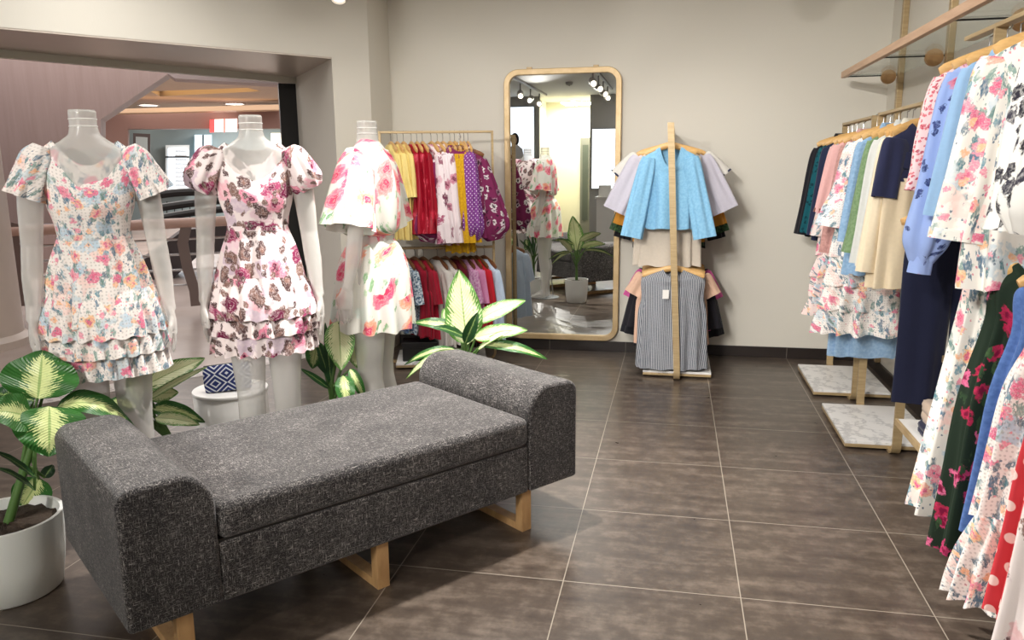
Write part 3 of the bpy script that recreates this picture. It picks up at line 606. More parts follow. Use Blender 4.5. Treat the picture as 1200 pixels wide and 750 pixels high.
def window_dress(lab, i, mat, puff):
    t = thing('ruffled_dress', lab, 'dress', (*ML[i], 0), face(*ML[i]))
    dress_top(t, mat, i)
    sh('skirt', [(1.20, .118, .092, .002), (1.17, .124, .098, .005), (1.1, .147, .118, .008), (1.02, .165, .138, .011), (.93, .182, .155, .013), (.88, .19, .16, .014)], mat, t, 11, i+5, n=120, us=.9)
    ruffle(t, 1.0, .835, .168, .141, .222, .186, .008, mat, i+10)
    ruffle(t, .865, .765, .185, .155, .221, .185, .008, mat, i+20)
    ruffle(t, .795, .685, .183, .153, .214, .178, .008, mat, i+30)
    b = MB(); n = 96  # narrow waistband
    b.loft([[(.121*math.cos(2*PI*k/n), .095*math.sin(2*PI*k/n), z) for k in range(n)] for z in (1.205, 1.195, 1.185)], True, (False, False), .8); b.build('waist_seam', mat, t)
    for s in (-1, 1):
        if puff: pr_ = [(0, .03, .05, 0), (.15, .056, .07, .004), (.45, .066, .08, .006), (.75, .070, .08, .008), (.93, .06, .066, .006), (1, .052, .056, .003)]; p1 = (s*.215, 0, 1.345)
        else: pr_ = [(0, .03, .05, 0), (.2, .052, .068, .003), (.5, .056, .076, .006), (.8, .062, .084, .009), (1, .067, .09, .012)]; p1 = (s*.207, 0, 1.34)
        sleeve('sleeve', (s*.135, 0, 1.515), p1, pr_, mat, t, 8, i+s, 48, bend=-s*.0)
    return t
window_dress('white eyelet mini dress with teal and pink floral print and three ruffle tiers', 0, m_teal, False)
window_dress('white mini dress with burgundy and brown floral print and puff sleeves', 1, m_burg, True)
t = thing('organza_dress', 'sheer white organza dress with big pink roses and a gathered waist', 'dress', (*ML[2], 0), face(*ML[2])-1.95)
sh('bodice', [(1.56, .055, .05, 0), (1.545, .08, .062, 0), (1.52, .115, .075, .001), (1.48, .155, .095, .003), (1.42, .165, .115, .006), (1.34, .165, .125, .009), (1.24, .162, .128, .011), (1.15, .15, .122, .011), (1.125, .128, .104, .006)], m_rose, t, 9, 3, n=96, neck=(.05, .01), us=.85)
sh('waistband', [(1.135, .124, .1, .002), (1.115, .118, .096, .003), (1.09, .12, .097, .003)], m_rose, t, 16, 4, n=96, us=.8)
sh('skirt', [(1.10, .12, .098, .003), (1.06, .145, .125, .007), (.98, .172, .155, .01), (.86, .188, .172, .012), (.76, .197, .182, .014), (.685, .202, .186, .016)], m_rose, t, 10, 6, n=120, us=.95, hemwave=.005)
for s in (-1, 1): sleeve('sleeve', (s*.12, 0, 1.51), (s*.235, -.01, 1.165), [(0, .035, .055, 0), (.2, .065, .085, .003), (.5, .085, .1, .007), (.8, .1, .11, .01), (1, .108, .118, .012)], m_rose, t, 6, s+4, 48)

# ---------------------------------------------------------------- plinth and clutch
pl = Vector((-2.16, 3.44, 0)); t = thing('display_plinth', 'round white display plinth behind the middle mannequin', 'plinth', pl)
b = MB(); b.lathe([(.175, 0), (.178, .004), (.178, .332), (.175, .336)], 56); b.build('drum', m_white, t, bevel=0)
b = MB(); b.lathe([(.18, .336), (.182, .339), (.182, .348), (.18, .352)], 56); b.build('top', m_white, t)
def clutch_mat():
    n = N('navy_diamond_weave'); uv = n.coord('Object'); sx = n.new('ShaderNodeSeparateXYZ'); n.set(sx.inputs[0], uv)
    f = lambda o, k: n.math('ABSOLUTE', n.math('SUBTRACT', n.math('FRACT', n.math('ADD', n.math('MULTIPLY', o, k), .5)), .5))
    d = n.math('ADD', f(sx.outputs[0], 9), f(sx.outputs[2], 11)); q = n.math('FRACT', n.math('MULTIPLY', d, 4.0))
    n.P(Base_Color=n.mix(n.math('LESS_THAN', q, .36), srgb(34, 48, 110), srgb(222, 226, 232)), Roughness=.85); n.bump(n.noise(uv, 300, 1), .3, .002); return n.m
mc = clutch_mat(); cb = thing('clutch_bag', 'navy and white diamond woven clutch bag on the round plinth', 'bag', pl+Vector((.02, -.045, .352)), (-.2, -.06, math.radians(28)))
b = MB(); rr = []
for z, w, d in ((0, .098, .012), (.008, .108, .03), (.05, .112, .034), (.1, .112, .024), (.128, .108, .012), (.134, .104, .004)):
    rr.append([(w*math.copysign(abs(math.cos(a))**.4, math.cos(a)), d*math.copysign(abs(math.sin(a))**.6, math.sin(a)), z) for a in [2*PI*k/40+.001 for k in range(40)]])
b.loft(rr, True, (True, True)); b.build('body', mc, cb, smooth=50)
b = MB(); b.box((-.104, -.004, .133), (.104, .004, .138)); b.build('zip', m_steel, cb, smooth=0)
b = MB(); b.tube([(.1, 0, .137), (.118, -.004, .128), (.13, -.004, .105)], .004, 8); b.build('zip_pull', m_steel, cb)

# ---------------------------------------------------------------- plants
def pot(par, r, h, tex=None):
    b = MB(); b.lathe([(r*.80, 0), (r*.86, .008), (r*.95, h*.45), (r, h*.97), (r, h), (r*.93, h), (r*.92, h*.9), (r*.9, h*.86)], 56, caps=(True, False)); po = b.build('pot', m_pot, par, smooth=50)
    b = MB(); n = 40; rg = random.Random(3)
    b.lathe([(r*.91, h*.87), (r*.6, h*.89), (r*.3, h*.9), (.001, h*.905)], n, caps=(False, False)); b.v = [(x, y, z+rg.uniform(-.008, .01)) for x, y, z in b.v]; b.build('soil', m_soil, po)
def leaf(par, base, tip, w, mat, sag=.04, face_=None, fold=.18, curl=0):
    o = par.location; p0, p1 = Vector(base)-o, Vector(tip)-o
    upv = Vector(face_) if face_ is not None else Vector((0, 0, 1)); L = (p1-p0).length; n = 18; m = 8
    mid = (p0+p1)/2+upv*sag; vs, fs, uv = [], [], []
    for i in range(n+1):
        s = i/n; c = p0*(1-s)**2+mid*2*s*(1-s)+p1*s*s; tg = ((mid-p0)*(1-s)+(p1-mid)*s).normalized()
        sd = tg.cross(upv)
        if sd.length < .05: sd = tg.orthogonal()
        sd.normalize(); nn = sd.cross(tg).normalized(); hw = w/2*(max(0, math.sin(PI*s**.72))**.75)*(1 if s > .02 else .3)+.0015
        for j in range(-m, m+1):
            q = j/m; vs.append(c+sd*hw*q+nn*(fold*hw*abs(q)-curl*hw*q*q+.03*w*math.sin(s*17+q*3)*abs(q)))
    k = 2*m+1
    for i in range(n):
        for j in range(2*m):
            fs.append((i*k+j, i*k+j+1, (i+1)*k+j+1, (i+1)*k+j))
            uv.append([((j-m)/m, i/n), ((j+1-m)/m, i/n), ((j+1-m)/m, (i+1)/n), ((j-m)/m, (i+1)/n)])
    b = MB(); b.add(vs, fs, uv); return b.build('leaf', mat, par, smooth=180)
def stem(par, paths):
    b = MB(); o = par.location
    for pts, r0, r1 in paths:
        pts = [Vector(p)-o for p in pts]
        if len(pts) == 3: pts = [pts[0]*(1-s)**2+pts[1]*2*s*(1-s)+pts[2]*s*s for s in [i/8 for i in range(9)]]
        b.tube(pts, [r0+(r1-r0)*i/(len(pts)-1) for i in range(len(pts))], 10)
    return b.build('stem', m_stem, par)
def plant(lab, center, r, h, trunk, leaves):
    """leaves: (base px, tip px, depth offset of base, of tip, width, material, sag, facing) in the plane through the pot"""
    c = Vector(center); t = thing('potted_dieffenbachia', lab, 'potted plant', c); pot(t, r, h)
    g = Vector((c.x, c.y, 0)).normalized(); soil = c+Vector((0, 0, h*.88)); P_ = lambda uv, o: onp(*uv, c+g*o, g)
    top = P_(*trunk) if trunk else soil+Vector((0, 0, .12)); paths = [((soil-Vector((0, 0, .03)), (soil+top)/2+Vector((.004, 0, 0)), top), .017, .012)]
    for k, (b_, tp, ob, ot, w, m_, sag, fc) in enumerate(leaves):
        B, TP = P_(b_, ob), P_(tp, ot)
        f = None if fc is None else (-g*fc+Vector((0, 0, 1-fc))).normalized()
        s0_ = soil.lerp(top, .45+.5*((k*37 % 10)/10))
        paths.append(((s0_, s0_.lerp(B, .5)+Vector((0, 0, .012)), B.lerp(TP, .03)), .0085, .0045))
        leaf(t, B, TP, w, m_, sag, f)
    stem(t, paths); return t
G_, CM, DK = m_leafg, m_leafc, m_leafd
plant('large dieffenbachia in a white pot at the bench end in the foreground', (-2.222, 2.105, 0), .182, .27, ((44, 500), 0), [
    ((44, 468), (50, 411), .0, .08, .235, G_, .02, .75), ((58, 476), (57, 535), -.05, -.12, .215, G_, .03, .85), ((66, 478), (158, 502), .05, .1, .1, G_, .17, .45),
    ((40, 470), (-12, 462), 0, .05, .1, DK, .03, .5), ((38, 490), (-14, 482), -.04, -.12, .13, G_, .05, .6), ((50, 462), (92, 428), .1, .16, .08, DK, .01, .6),
    ((42, 560), (-8, 528), -.02, -.1, .03, DK, .03, .4), ((42, 575), (-6, 548), -.02, -.12, .03, DK, .04, .4), ((46, 560), (24, 596), .14, .16, .13, G_, .02, .9), ((52, 560), (62, 545), .02, .06, .04, DK, .01, .6)])
plant('pale leaved dieffenbachia in a white pot behind the bench, left of the plinth', (-2.01, 2.93, 0), .105, .19, ((164, 485), 0), [
    ((163, 470), (164, 412), 0, .02, .05, CM, .0, .9), ((164, 455), (240, 420), .03, .12, .1, CM, .03, .6), ((170, 470), (243, 430), .0, -.05, .03, CM, .05, .6), ((172, 462), (209, 460), .02, .05, .075, CM, .01, .8),
    ((178, 478), (240, 495), .02, .02, .075, G_, .1, .6), ((182, 490), (234, 498), -.03, -.1, .06, CM, .06, .6), ((160, 478), (128, 470), 0, .03, .07, G_, .05, .6), ((163, 476), (150, 440), .03, .08, .06, G_, .01, .8)])
plant('dieffenbachia with upright dark leaves in a white pot between the middle and far mannequins', (-1.56, 3.30, 0), .12, .19, ((388, 450), 0), [
    ((388, 450), (366, 384), 0, .05, .03, DK, .02, .7), ((388, 448), (381, 378), 0, .03, .035, DK, .01, .8), ((386, 455), (352, 432), -.02, -.08, .03, DK, .02, .6), ((389, 446), (392, 392), .02, .05, .03, DK, .01, .8),
    ((397, 376), (400, 434), .02, -.06, .135, CM, .01, .95), ((412, 394), (424, 434), .06, .02, .1, CM, .01, .9), ((402, 440), (408, 478), -.05, -.1, .085, G_, .06, .8), ((410, 432), (428, 470), -.02, -.03, .05, G_, .08, .7), ((372, 400), (366, 432), .06, .05, .09, G_, .01, .9), ((386, 440), (356, 398), .04, .12, .04, DK, .02, .7)])
pd = plant('dieffenbachia with one tall cream leaf standing beyond the far end of the bench', (-1.01, 3.74, 0), .125, .25, ((545, 405), 0), [
    ((547, 404), (538, 316), .0, .05, .185, CM, .01, .9), ((556, 378), (616, 352), .03, .1, .085, CM, .06, .6), ((556, 396), (618, 387), -.02, -.05, .085, CM, .06, .6), ((542, 388), (484, 378), .02, .06, .07, G_, .05, .5), ((545, 395), (508, 383), -.02, -.1, .05, DK, .03, .5),
    ((562, 404), (641, 421), -.03, -.08, .06, G_, .09, .5), ((560, 410), (600, 388), -.04, -.1, .04, CM, .05, .4), ((534, 410), (474, 428), .0, .02, .045, G_, .1, .5), ((534, 412), (476, 444), -.03, -.03, .04, CM, .13, .5),
    ((545, 402), (560, 366), -.06, -.1, .06, DK, .02, .8), ((541, 400), (520, 362), .1, .25, .12, CM, .05, .3)])
# ---------------------------------------------------------------- racks
def rack(lab, loc, rz, L, H, rails, lean=0, base=(.66, .45), base_off=0, cat_='clothes rack'):
    t = thing('clothes_rack', lab, cat_, loc, rz)
    for s in (-1, 1):
        x = s*L/2; pth = [(x, -lean*0, H)] ; arcs = [(x-s*.055*(1-math.cos(a)), .055*(1-math.sin(a))) for a in [PI/2*i/6 for i in range(7)]]
        P_ = [(x, lean, H), (x, lean*.5, H/2), (x, 0, .065)]+[(xx, 0, zz+.008) for xx, zz in reversed([(x-s*.055*(1-math.cos(PI/2*i/6)), .055*(1-math.sin(PI/2*i/6))) for i in range(7)])][::-1][0:0]
        P_ += [(x-s*.055*(1-math.cos(PI/2*i/6)), 0, .008+.055*(1-math.sin(PI/2*i/6))) for i in range(7)]
        P_ += [(x-s*.12, 0, .008)]
        b = MB(); b.bar(P_, .042, .016, (0, 1, 0)); b.build('post', m_brass, t, smooth=30)
    for z in rails:
        f = z/H; b = MB(); b.box((-L/2, lean*f-.021, z-.016), (L/2, lean*f+.021, z)); b.build('rail', m_brass, t, smooth=0, bevel=.002)
    bw, bd = base
    b = MB(); b.box((-bw/2+base_off, -bd/2, .012), (bw/2+base_off, bd/2, .03)); b.build('base_tray', m_brass, t, smooth=0, bevel=.002)
    b = MB(); b.box((-bw/2+base_off, -bd/2, .03), (bw/2+base_off, bd/2, .045)); b.build('base_slab', m_marble, t, smooth=0, bevel=.002)
    return t
rack('gold clothes rack with a white marble base at the right wall, nearest the back corner', (1.11, 5.35, 0), PI/2, .82, 1.70, [1.70])
rack('gold marble-based clothes rack at the right wall, in front of the corner one', (1.11, 4.40, 0), PI/2, .80, 1.705, [1.705])
rack('gold two-tier rack standing by the back wall beside the mirror', (.045, 5.64, 0), PI/2, .80, 1.70, [1.665, .855], lean=.085, base=(.62, .46))
LR0 = Vector((-2.06, 5.42, 0)); LRD = Vector((.961, .276, 0)); LA = math.atan2(.276, .961)
rack('gold two-tier rack in the left corner between the pillar and the mirror', LR0+LRD*.39, LA, .80, 1.69, [1.69, .865])
# near rack at the right edge, with low shelves
nr = thing('clothes_rack', 'gold clothes rack holding two tiers of clothes at the right edge of the picture', 'clothes rack', (1.11, 2.65, 0), PI/2)
for x in (-1.0, .55):
    b = MB(); b.bar([(x, 0, 1.91), (x, 0, .0)], .042, .016, (0, 1, 0)); b.build('post', m_brass, nr, smooth=0)
for z in (1.91, 1.22): b = MB(); b.box((-1.0, -.021, z-.016), (.86, .021, z)); b.build('rail', m_brass, nr, smooth=0, bevel=.002)
def shelf(lab, lo, hi):
    t = thing('low_shelf', lab, 'shelf', (lo[0], lo[1], lo[2])); s = Vector(hi)-Vector(lo)
    MB().box((.012, 0, 0), (s.x, s.y, s.z)).build('board', m_white, t, smooth=0); MB().box((0, 0, -.003), (.012, s.y, s.z+.001)).build('wood_edge', m_frame, t, smooth=0, bevel=.001); return t
shelf('low white shelf with a wooden edge holding folded clothes by the right wall', (1.0, 1.9, .275), (1.41, 3.66, .30))
shelf('small white shelf board above the low shelf by the right wall', (1.13, 3.0, .60), (1.41, 3.98, .625))
def folded(lab, c, w, d, h, mat, seed):
    t = thing('folded_garment', lab, 'folded clothes', c); r = random.Random(seed)
    for k, nm in enumerate(('lower_fold', 'upper_fold')):
        rr = []; z0 = k*h/2
        for z, s in ((z0, .94), (z0+h*.06, 1), (z0+h*.25, 1.02), (z0+h*.44, 1), (z0+h*.5, .93)):
            rr.append([(w/2*s*math.copysign(abs(math.cos(a))**.35, math.cos(a))+r.uniform(-.003, .003), d/2*s*math.copysign(abs(math.sin(a))**.35, math.sin(a))+r.uniform(-.003, .003), z+.004*math.sin(a*3+k)) for a in [2*PI*i/40+.01 for i in range(40)]])
        b = MB(); b.loft(rr, True, (True, True)); b.build(nm, mat, t, smooth=60)
folded('folded navy garment under the beige one on the low shelf', (1.16, 3.36, .301), .24, .30, .05, cl((34, 36, 62)), 1)
folded('folded beige garment on top of the navy one on the low shelf', (1.165, 3.37, .355), .23, .29, .085, cl((206, 184, 164)), 2)
# wall uprights and glass shelf
for k, y in enumerate((5.67, 4.73, 3.6)):
    u_ = thing('shelf_upright', 'gold wall upright on the right wall, %s from the back corner' % ['first', 'second', 'third'][k], 'upright', (XR, y, 0))
    MB().box((-.035, -.022, .085), (-.001, .022, 2.75)).build('bar', m_brass, u_, smooth=0, bevel=.002)
    b = MB(); b.lathe([(.0, -.012), (.045, -.012), (.045, .012), (0, .012)], 28, caps=(False, False)); b.v = [(-.082+x, z+.036, y_+1.985) for x, y_, z in b.v]; b.build('bracket_disc', m_legwood, u_)
    MB().box((-.36, .033, 1.990), (-.03, .039, 1.997)).build('glass_end_edge', m_black, u_, smooth=0)  # thin dark bar added to draw the end edge line of the glass
gs = thing('glass_shelf', 'glass wall shelf with a wooden front edge high on the right wall', 'shelf', (1.05, 2.0, 1.998))
MB().box((.03, 0, 0), (.365, 3.72, .01)).build('glass', m_glass, gs, smooth=0); MB().box((0, -.0, -.012), (.03, 3.72, .028)).build('front_edge', wood('pale_oak', (206, 172, 142), (190, 154, 124), (20, 2, 20)), gs, smooth=0, bevel=.002)

# ---------------------------------------------------------------- hanging clothes
def hanger(lab, loc, rz, w, dark=False, thick=.011):
    t = thing('clothes_hanger', lab, 'hanger', loc, rz)
    b = MB(); pts = [(x, 0, -.088-.055*(abs(x)/w)**1.3) for x in [-w+2*w*i/16 for i in range(17)]]
    b.tube(pts, [(.013, thick*.6)]+[(.02, thick)]*15+[(.013, thick*.6)], 10, (0, 0, 1)); b.build('arms', m_hangd if dark else m_hang, t)
    b = MB(); b.tube([(0, 0, -.075), (0, 0, -.045)]+[(.014*math.sin(a)+.0, 0, -.012-.014*math.cos(a)+.0) for a in [PI*.0+i*PI/8*1.25 for i in range(9)]], .0022, 6); b.build('hook', m_steel, t); return t
def hl(s): return ' '.join(s.split()[:12])
GC = [0]
def garm(short, cat_, loc, mat, L, w=.19, rz=0, group=None, d=.03, hem=1.15, amp=.012, k=9, slv=None, syo=0, tiers=None, collar=None, cuffs=None, low=None, dark=False, pants=False, place='', hang=True, neck=.07, ndip=.05, sl_mat=None, extra=None, waist=None):
    """garment on a hanger; loc is where the hook meets the rail"""
    GC[0] += 1; sd = GC[0]; nm = {'dress': 'hanging_dress', 'blouse': 'hanging_blouse', 'skirt': 'hanging_skirt', 'trousers': 'hanging_trousers', 'jacket': 'hanging_jacket', 'top': 'hanging_shirt'}[cat_]
    t = thing(nm, short+place, cat_, loc, rz, group)
    if hang: hanger('wooden hanger of the '+hl(short), loc, rz, w*.97, dark)
    if pants:
        b = sh('waistband', [(-.12, w*.8, .022, .001), (-.16, w*.82, .024, .002)], mat, t, 7, sd, n=48)
        for s in (-1, 1): sleeve('trouser_leg', (s*w*.40, 0, -.15), (s*w*.46, 0, -.12-L), [(0, .03, w*.42, .002), (.2, .03, w*.46, .003), (.6, .028, w*.42, .005), (1, .026, w*.4, .006)], mat, t, 4, sd+s, 32, flat=(1, 0, 0))
        return t
    z0 = -.094
    if cat_ == 'skirt':
        prof = [(-.13, w*.9, d*.8, .001), (-.17, w*.92, d*.9, amp*.3), (-.3, w*1.0, d*1.1, amp*.6), (-.13-L*.6, w*(1+hem)/2, d*1.5, amp), (-.13-L, w*hem, d*1.7, amp*1.2)]
        sh('skirt_panel', prof, mat, t, k, sd, n=96, sq=.8, us=4*w*hem, hemwave=.006); sh('waistband', [(-.115, w*.92, d*.85, 0), (-.15, w*.92, d*.85, .001)], mat, t, 5, sd, n=48, sq=.8)
        return t
    w2 = w*hem; LL = L if not low else low[0]
    ww = waist or (w*.5+w2*.5)
    prof = [(z0, neck, .028, 0), (z0-.012, neck*1.25, .034, 0), (z0-.03, w*.62, d*1.0, 0), (z0-.052, w*.86, d*1.0, .001), (z0-.075, w*.99, d*.95, .002), (z0-.11, w*1.0, d, .003), (z0-.2, w*.96, d*1.1, amp*.5), (z0-.45*LL, ww, d*1.15, amp*.7), (z0-.75*LL, (ww+w2)/2, d*1.3, amp*.95), (z0-LL, w2, d*1.45, amp*1.15)]
    prof.sort(key=lambda p: -p[0])
    bo = sh('bodice', prof, mat, t, k, sd, n=88, m=4, neck=(ndip, 0), sq=.8, us=4*max(w, w2), hemwave=.005)
    if low: sh('lower_panel', [(z0-LL+.01, w2*.99, d*1.45, amp*.8), (z0-(LL+L)/2, w2*1.03, d*1.6, amp*1.1), (z0-L, w2*1.08, d*1.7, amp*1.3)], low[1], t, k, sd, n=88, sq=.8, us=4*w2, lab=low[2])
    zz = z0-LL
    for i, (ht, fl_) in enumerate(tiers or ()):
        wa = w2*(1+.06*i); sh('ruffle_tier', [(zz+.03, wa*.97, d*1.4, amp*.4), (zz-ht*.4, wa*(1+fl_*.6), d*1.8, amp), (zz-ht, wa*(1+fl_), d*2.1, amp*1.4)], mat, t, 15, sd+i, n=120, sq=.85, us=4.2*wa, hemwave=.006); zz -= ht*.86
    if slv:
        sl, ang, r0, r1, kind = slv; sm_ = sl_mat or mat
        for s in (-1, 1):
            p0 = (s*(w-.035), syo*.3, z0-.075); p1 = (p0[0]+s*sl*math.sin(ang), -.012+syo, p0[2]-sl*math.cos(ang))
            pf = {'straight': [(0, .028, r0*.8, .001), (.12, .034, r0, .003), (.5, .034, (r0+r1)/2, .006), (1, .032, r1, .007)],
                  'puff': [(0, .028, r0*.7, .001), (.15, .04, r0, .004), (.6, .05, r1*1.05, .008), (.85, .055, r1*1.15, .01), (.95, .04, r1*.8, .006), (1, .028, r1*.55, .003)],
                  'bell': [(0, .028, r0*.8, .001), (.15, .034, r0, .003), (.55, .036, r0*1.05, .005), (.8, .05, r1*.9, .01), (1, .06, r1, .014)]}[kind]
            so_ = sleeve('sleeve', p0, p1, pf, sm_, t, 5, sd*3+s, 40, m=5, flat=(1, 0, 0))
            if cuffs:
                q0 = Vector(p0).lerp(Vector(p1), .94); sleeve('cuff', q0, p1 if kind != 'puff' else Vector(p0).lerp(Vector(p1), 1.05), [(0, .035, r1*1.04 if kind != 'puff' else r1*.6, .002), (1, .036, r1*1.06 if kind != 'puff' else r1*.62, .002)], cuffs if cuffs is not True else mat, so_, 5, sd+s, 32, flat=(1, 0, 0))
    if collar:
        b = MB(); n = 32; rr = []
        for dz, f in ((-.012, 1.0), (.02, 1.02), (.026, 1.12), (-.004, 1.45), (-.02, 1.6)):
            rr.append([(neck*f*math.cos(q), .033*f*math.sin(q)-(.004 if math.sin(q) < 0 else 0), z0+dz-(.045*max(0, -math.sin(q))**2)-.02*abs(math.cos(q))*(f > 1.2)) for q in [2*PI*i/n for i in range(n)]])
        b.loft(rr, True, (False, False), .4); b.build('collar', collar if collar is not True else mat, bo, smooth=180)
    if extra: extra(bo, z0, L, w, d)
    return t
def buttons(n_, col):
    def f(t, z0, L, w, d):
        for i in range(n_):
            b = MB(); b.lathe([(0, 0), (.006, 0), (.006, .003), (0, .003)], 10, caps=(False, False)); z = z0-.09-i*(L-.12)/n_
            b.v = [(x, -d*1.25-zc_-.004, z+y) for x, y, zc_ in b.v]; b.build('button', cl(col), t)
    return f
RX = 1.11
GR_ = 'clothes on the right wall racks'
def R_(y, z=None): return (RX, y, (1.70 if y > 4.83 else 1.705) if z is None else z)
garm('black open jacket, farthest on the right rack', 'jacket', R_(5.68), cl((30, 30, 36)), .66, .195, slv=(.58, .16, .06, .05, 'straight'), collar=True, group=GR_)
garm('teal lace top with long sleeves, second from the far end', 'top', R_(5.55), m_teallace, .62, .185, slv=(.56, .16, .055, .05, 'straight'), group=GR_)
garm('dark navy top with long sleeves, third from the far end', 'top', R_(5.42), cl((38, 44, 70)), .66, .185, slv=(.56, .10, .055, .05, 'straight'), group=GR_)
garm('long blush floral dress with three ruffle tiers behind the pink blouse', 'dress', R_(5.24), m_teal4, .74, .17, hem=1.2, slv=(.55, .10, .06, .075, 'bell'), tiers=[(.14, .1), (.14, .1), (.14, .1)], group=GR_, amp=.016)
garm('long plain light blue dress peeking out under the blush floral one', 'dress', R_(4.76), cl((158, 188, 216), (140, 172, 206)), 1.28, .16, hem=1.25, group=GR_)
garm('plain dusty pink blouse with brown cuffs on the right rack', 'blouse', R_(5.0), cl((224, 176, 172)), .62, .19, slv=(.40, .2, .07, .065, 'straight'), cuffs=cl((122, 76, 66)), collar=True, group=GR_)
garm('dusty rose crinkled long sleeved top beside the pink blouse', 'top', R_(4.9), cl((196, 150, 142), (176, 128, 122)), .72, .18, slv=(.62, .12, .05, .05, 'straight'), group=GR_)
garm('tiered floral dress with a big flounced sleeve on the right rack', 'dress', R_(4.62), m_teal2, .68, .18, hem=1.35, slv=(.46, .16, .075, .115, 'bell'), tiers=[(.16, .06), (.16, .08), (.16, .08)], group=GR_, amp=.018, d=.045)
garm('light blue denim shirt with a buttoned front on the right rack', 'blouse', R_(4.45), cl((150, 182, 212), (132, 166, 200)), 0.76, .175, hem=1.2, slv=(.52, .12, .06, .055, 'straight'), collar=True, group=GR_, extra=buttons(7, (240, 240, 240)))
garm('sage green blouse with gathered cuffs on the right rack', 'blouse', R_(4.30), cl((126, 152, 112), (108, 136, 96)), .64, .17, .15, slv=(.56, .12, .06, .06, 'bell'), cuffs=True, group=GR_)
garm('off-white linen shirt with long sleeves on the right rack', 'blouse', R_(4.08), cl((226, 222, 206)), .72, .165, .25, slv=(.60, .12, .06, .055, 'straight'), collar=True, group=GR_, extra=buttons(6, (200, 196, 186)))
garm('grey white linen shirt next to the off-white one on the right rack', 'blouse', R_(4.20), cl((214, 216, 212)), .68, .165, .2, slv=(.60, .12, .06, .055, 'straight'), collar=True, group=GR_)
def block(t, z0, L, w, d): pass
garm('cream top with navy shoulders at the near end of the right rack', 'blouse', R_(4.02, 1.705), cl((42, 46, 76)), .76, .165, .45, slv=(.27, .16, .08, .085, 'straight'), low=(.26, cl((236, 218, 186)), 'plain cream lower half'), sl_mat=None, group=GR_, d=.035)
garm('cream wide sleeved top behind the navy shouldered one', 'blouse', R_(4.05, 1.705), cl((238, 222, 192)), .75, .165, .4, slv=(.62, .12, .075, .08, 'straight'), group=GR_)
# near rack, upper tier
GN = 'clothes on the near right rack'
def U_(y): return (RX, y, 1.905)
garm('white blouse with tiny red speckled flowers on the near rack', 'blouse', U_(3.30), m_redf, .50, .165, slv=(.42, .14, .06, .06, 'bell'), group=GN)
garm('light blue blouse with small navy flowers on the near rack', 'blouse', U_(3.14), m_bluef, .66, .17, slv=(.68, .12, .065, .065, 'puff'), cuffs=True, group=GN, d=.04)
garm('plain sky blue blouse squeezed behind the white floral blouse', 'blouse', U_(3.03), cl((150, 186, 222)), .52, .16, slv=(.5, .14, .055, .055, 'straight'), group=GN)
garm('loose white blouse with big teal and pink flowers on the near rack', 'blouse', U_(2.74), m_teal3, .78, .18, slv=(.56, .15, .08, .085, 'straight'), cuffs=True, collar=True, group=GN, d=.05, amp=.016)
garm('white ruffled blouse with black shapes, nearer the mid of the near rack', 'blouse', U_(2.41), m_bw, .50, .185, slv=(.5, .10, .06, .06, 'bell'), collar=True, group=GN, d=.04, amp=.016)
garm('white blouse with black shapes, nearest the camera on the near rack', 'blouse', U_(2.26), m_bw, .54, .19, slv=(.5, .14, .06, .06, 'puff'), collar=True, group=GN, d=.04)
# near rack, lower tier
def D_(y): return (RX, y, 1.215)
garm('dark navy trousers hanging between the right racks', 'trousers', (1.15, 3.55, 1.33), cl((26, 30, 54)), .80, .23, pants=True, group=GN)
garm('pale floral maxi skirt reaching near the floor on the lower tier', 'skirt', (1.13, 2.96, 1.26), m_teal3, .96, .135, hem=1.78, amp=.02, d=.05, group=GN)
garm('dark green dress with pink flowers on the lower tier', 'dress', (1.12, 2.70, 1.215), m_dkgreen, .98, .14, hem=1.62, group=GN, d=.04, amp=.016)
garm('plain denim blue dress on the lower tier', 'dress', (1.15, 2.56, 1.215), cl((92, 124, 184), (78, 108, 166)), .84, .15, hem=1.45, group=GN, d=.035)
garm('white floral maxi dress with a gathered hem flounce on the lower tier', 'dress', (1.13, 2.40, 1.215), m_teal2, .74, .145, hem=1.55, tiers=[(.25, .22)], group=GN, d=.045, amp=.018)
garm('red dress with cream polka dots on the lower tier', 'dress', (1.12, 2.22, 1.215), m_polka, .92, .135, hem=1.75, group=GN, d=.04)
garm('blush dress with brown flowers, nearest on the lower tier', 'dress', (1.09, 2.06, 1.215), m_brownf, 1.08, .14, hem=1.8, group=GN, d=.045, amp=.018)
# centre rack: lean follows the posts
GM = 'clothes on the centre rack'
def CX(z): return .045-.085*z/1.7
def A_(y): return (CX(1.66), y, 1.652)
def B_(y): return (CX(.85), y, .842)
garm('light blue long sleeved blouse facing out on the centre rack', 'blouse', A_(5.36), cl((140, 190, 220), (126, 178, 212)), .54, .17, hem=1.05, slv=(.53, .2, .055, .07, 'straight'), syo=-.06, ndip=.13, group=GM, d=.04, amp=.016, k=7)
garm('cream shirt tail top showing below the blue blouse', 'top', A_(5.47), cl((216, 204, 188)), .80, .20, hem=1.12, group=GM, d=.04)
garm('pale lilac white top with short wide sleeves behind the blue blouse', 'top', A_(5.56), cl((204, 200, 212)), .55, .23, slv=(.40, .45, .08, .09, 'straight'), group=GM)
garm('white top with dark navy edging on the centre rack', 'top', A_(5.66), cl((226, 222, 214)), .5, .24, slv=(.2, .75, .08, .09, 'straight'), cuffs=cl((42, 46, 74)), group=GM)
garm('ochre top behind the white ones on the centre rack', 'top', A_(5.76), cl((204, 140, 52)), .66, .21, slv=(.5, .32, .07, .07, 'straight'), group=GM)
garm('dark green patterned top at the back of the centre rack', 'top', A_(5.84), cl((66, 98, 60), (34, 50, 40)), .70, .21, slv=(.56, .34, .07, .07, 'straight'), group=GM)
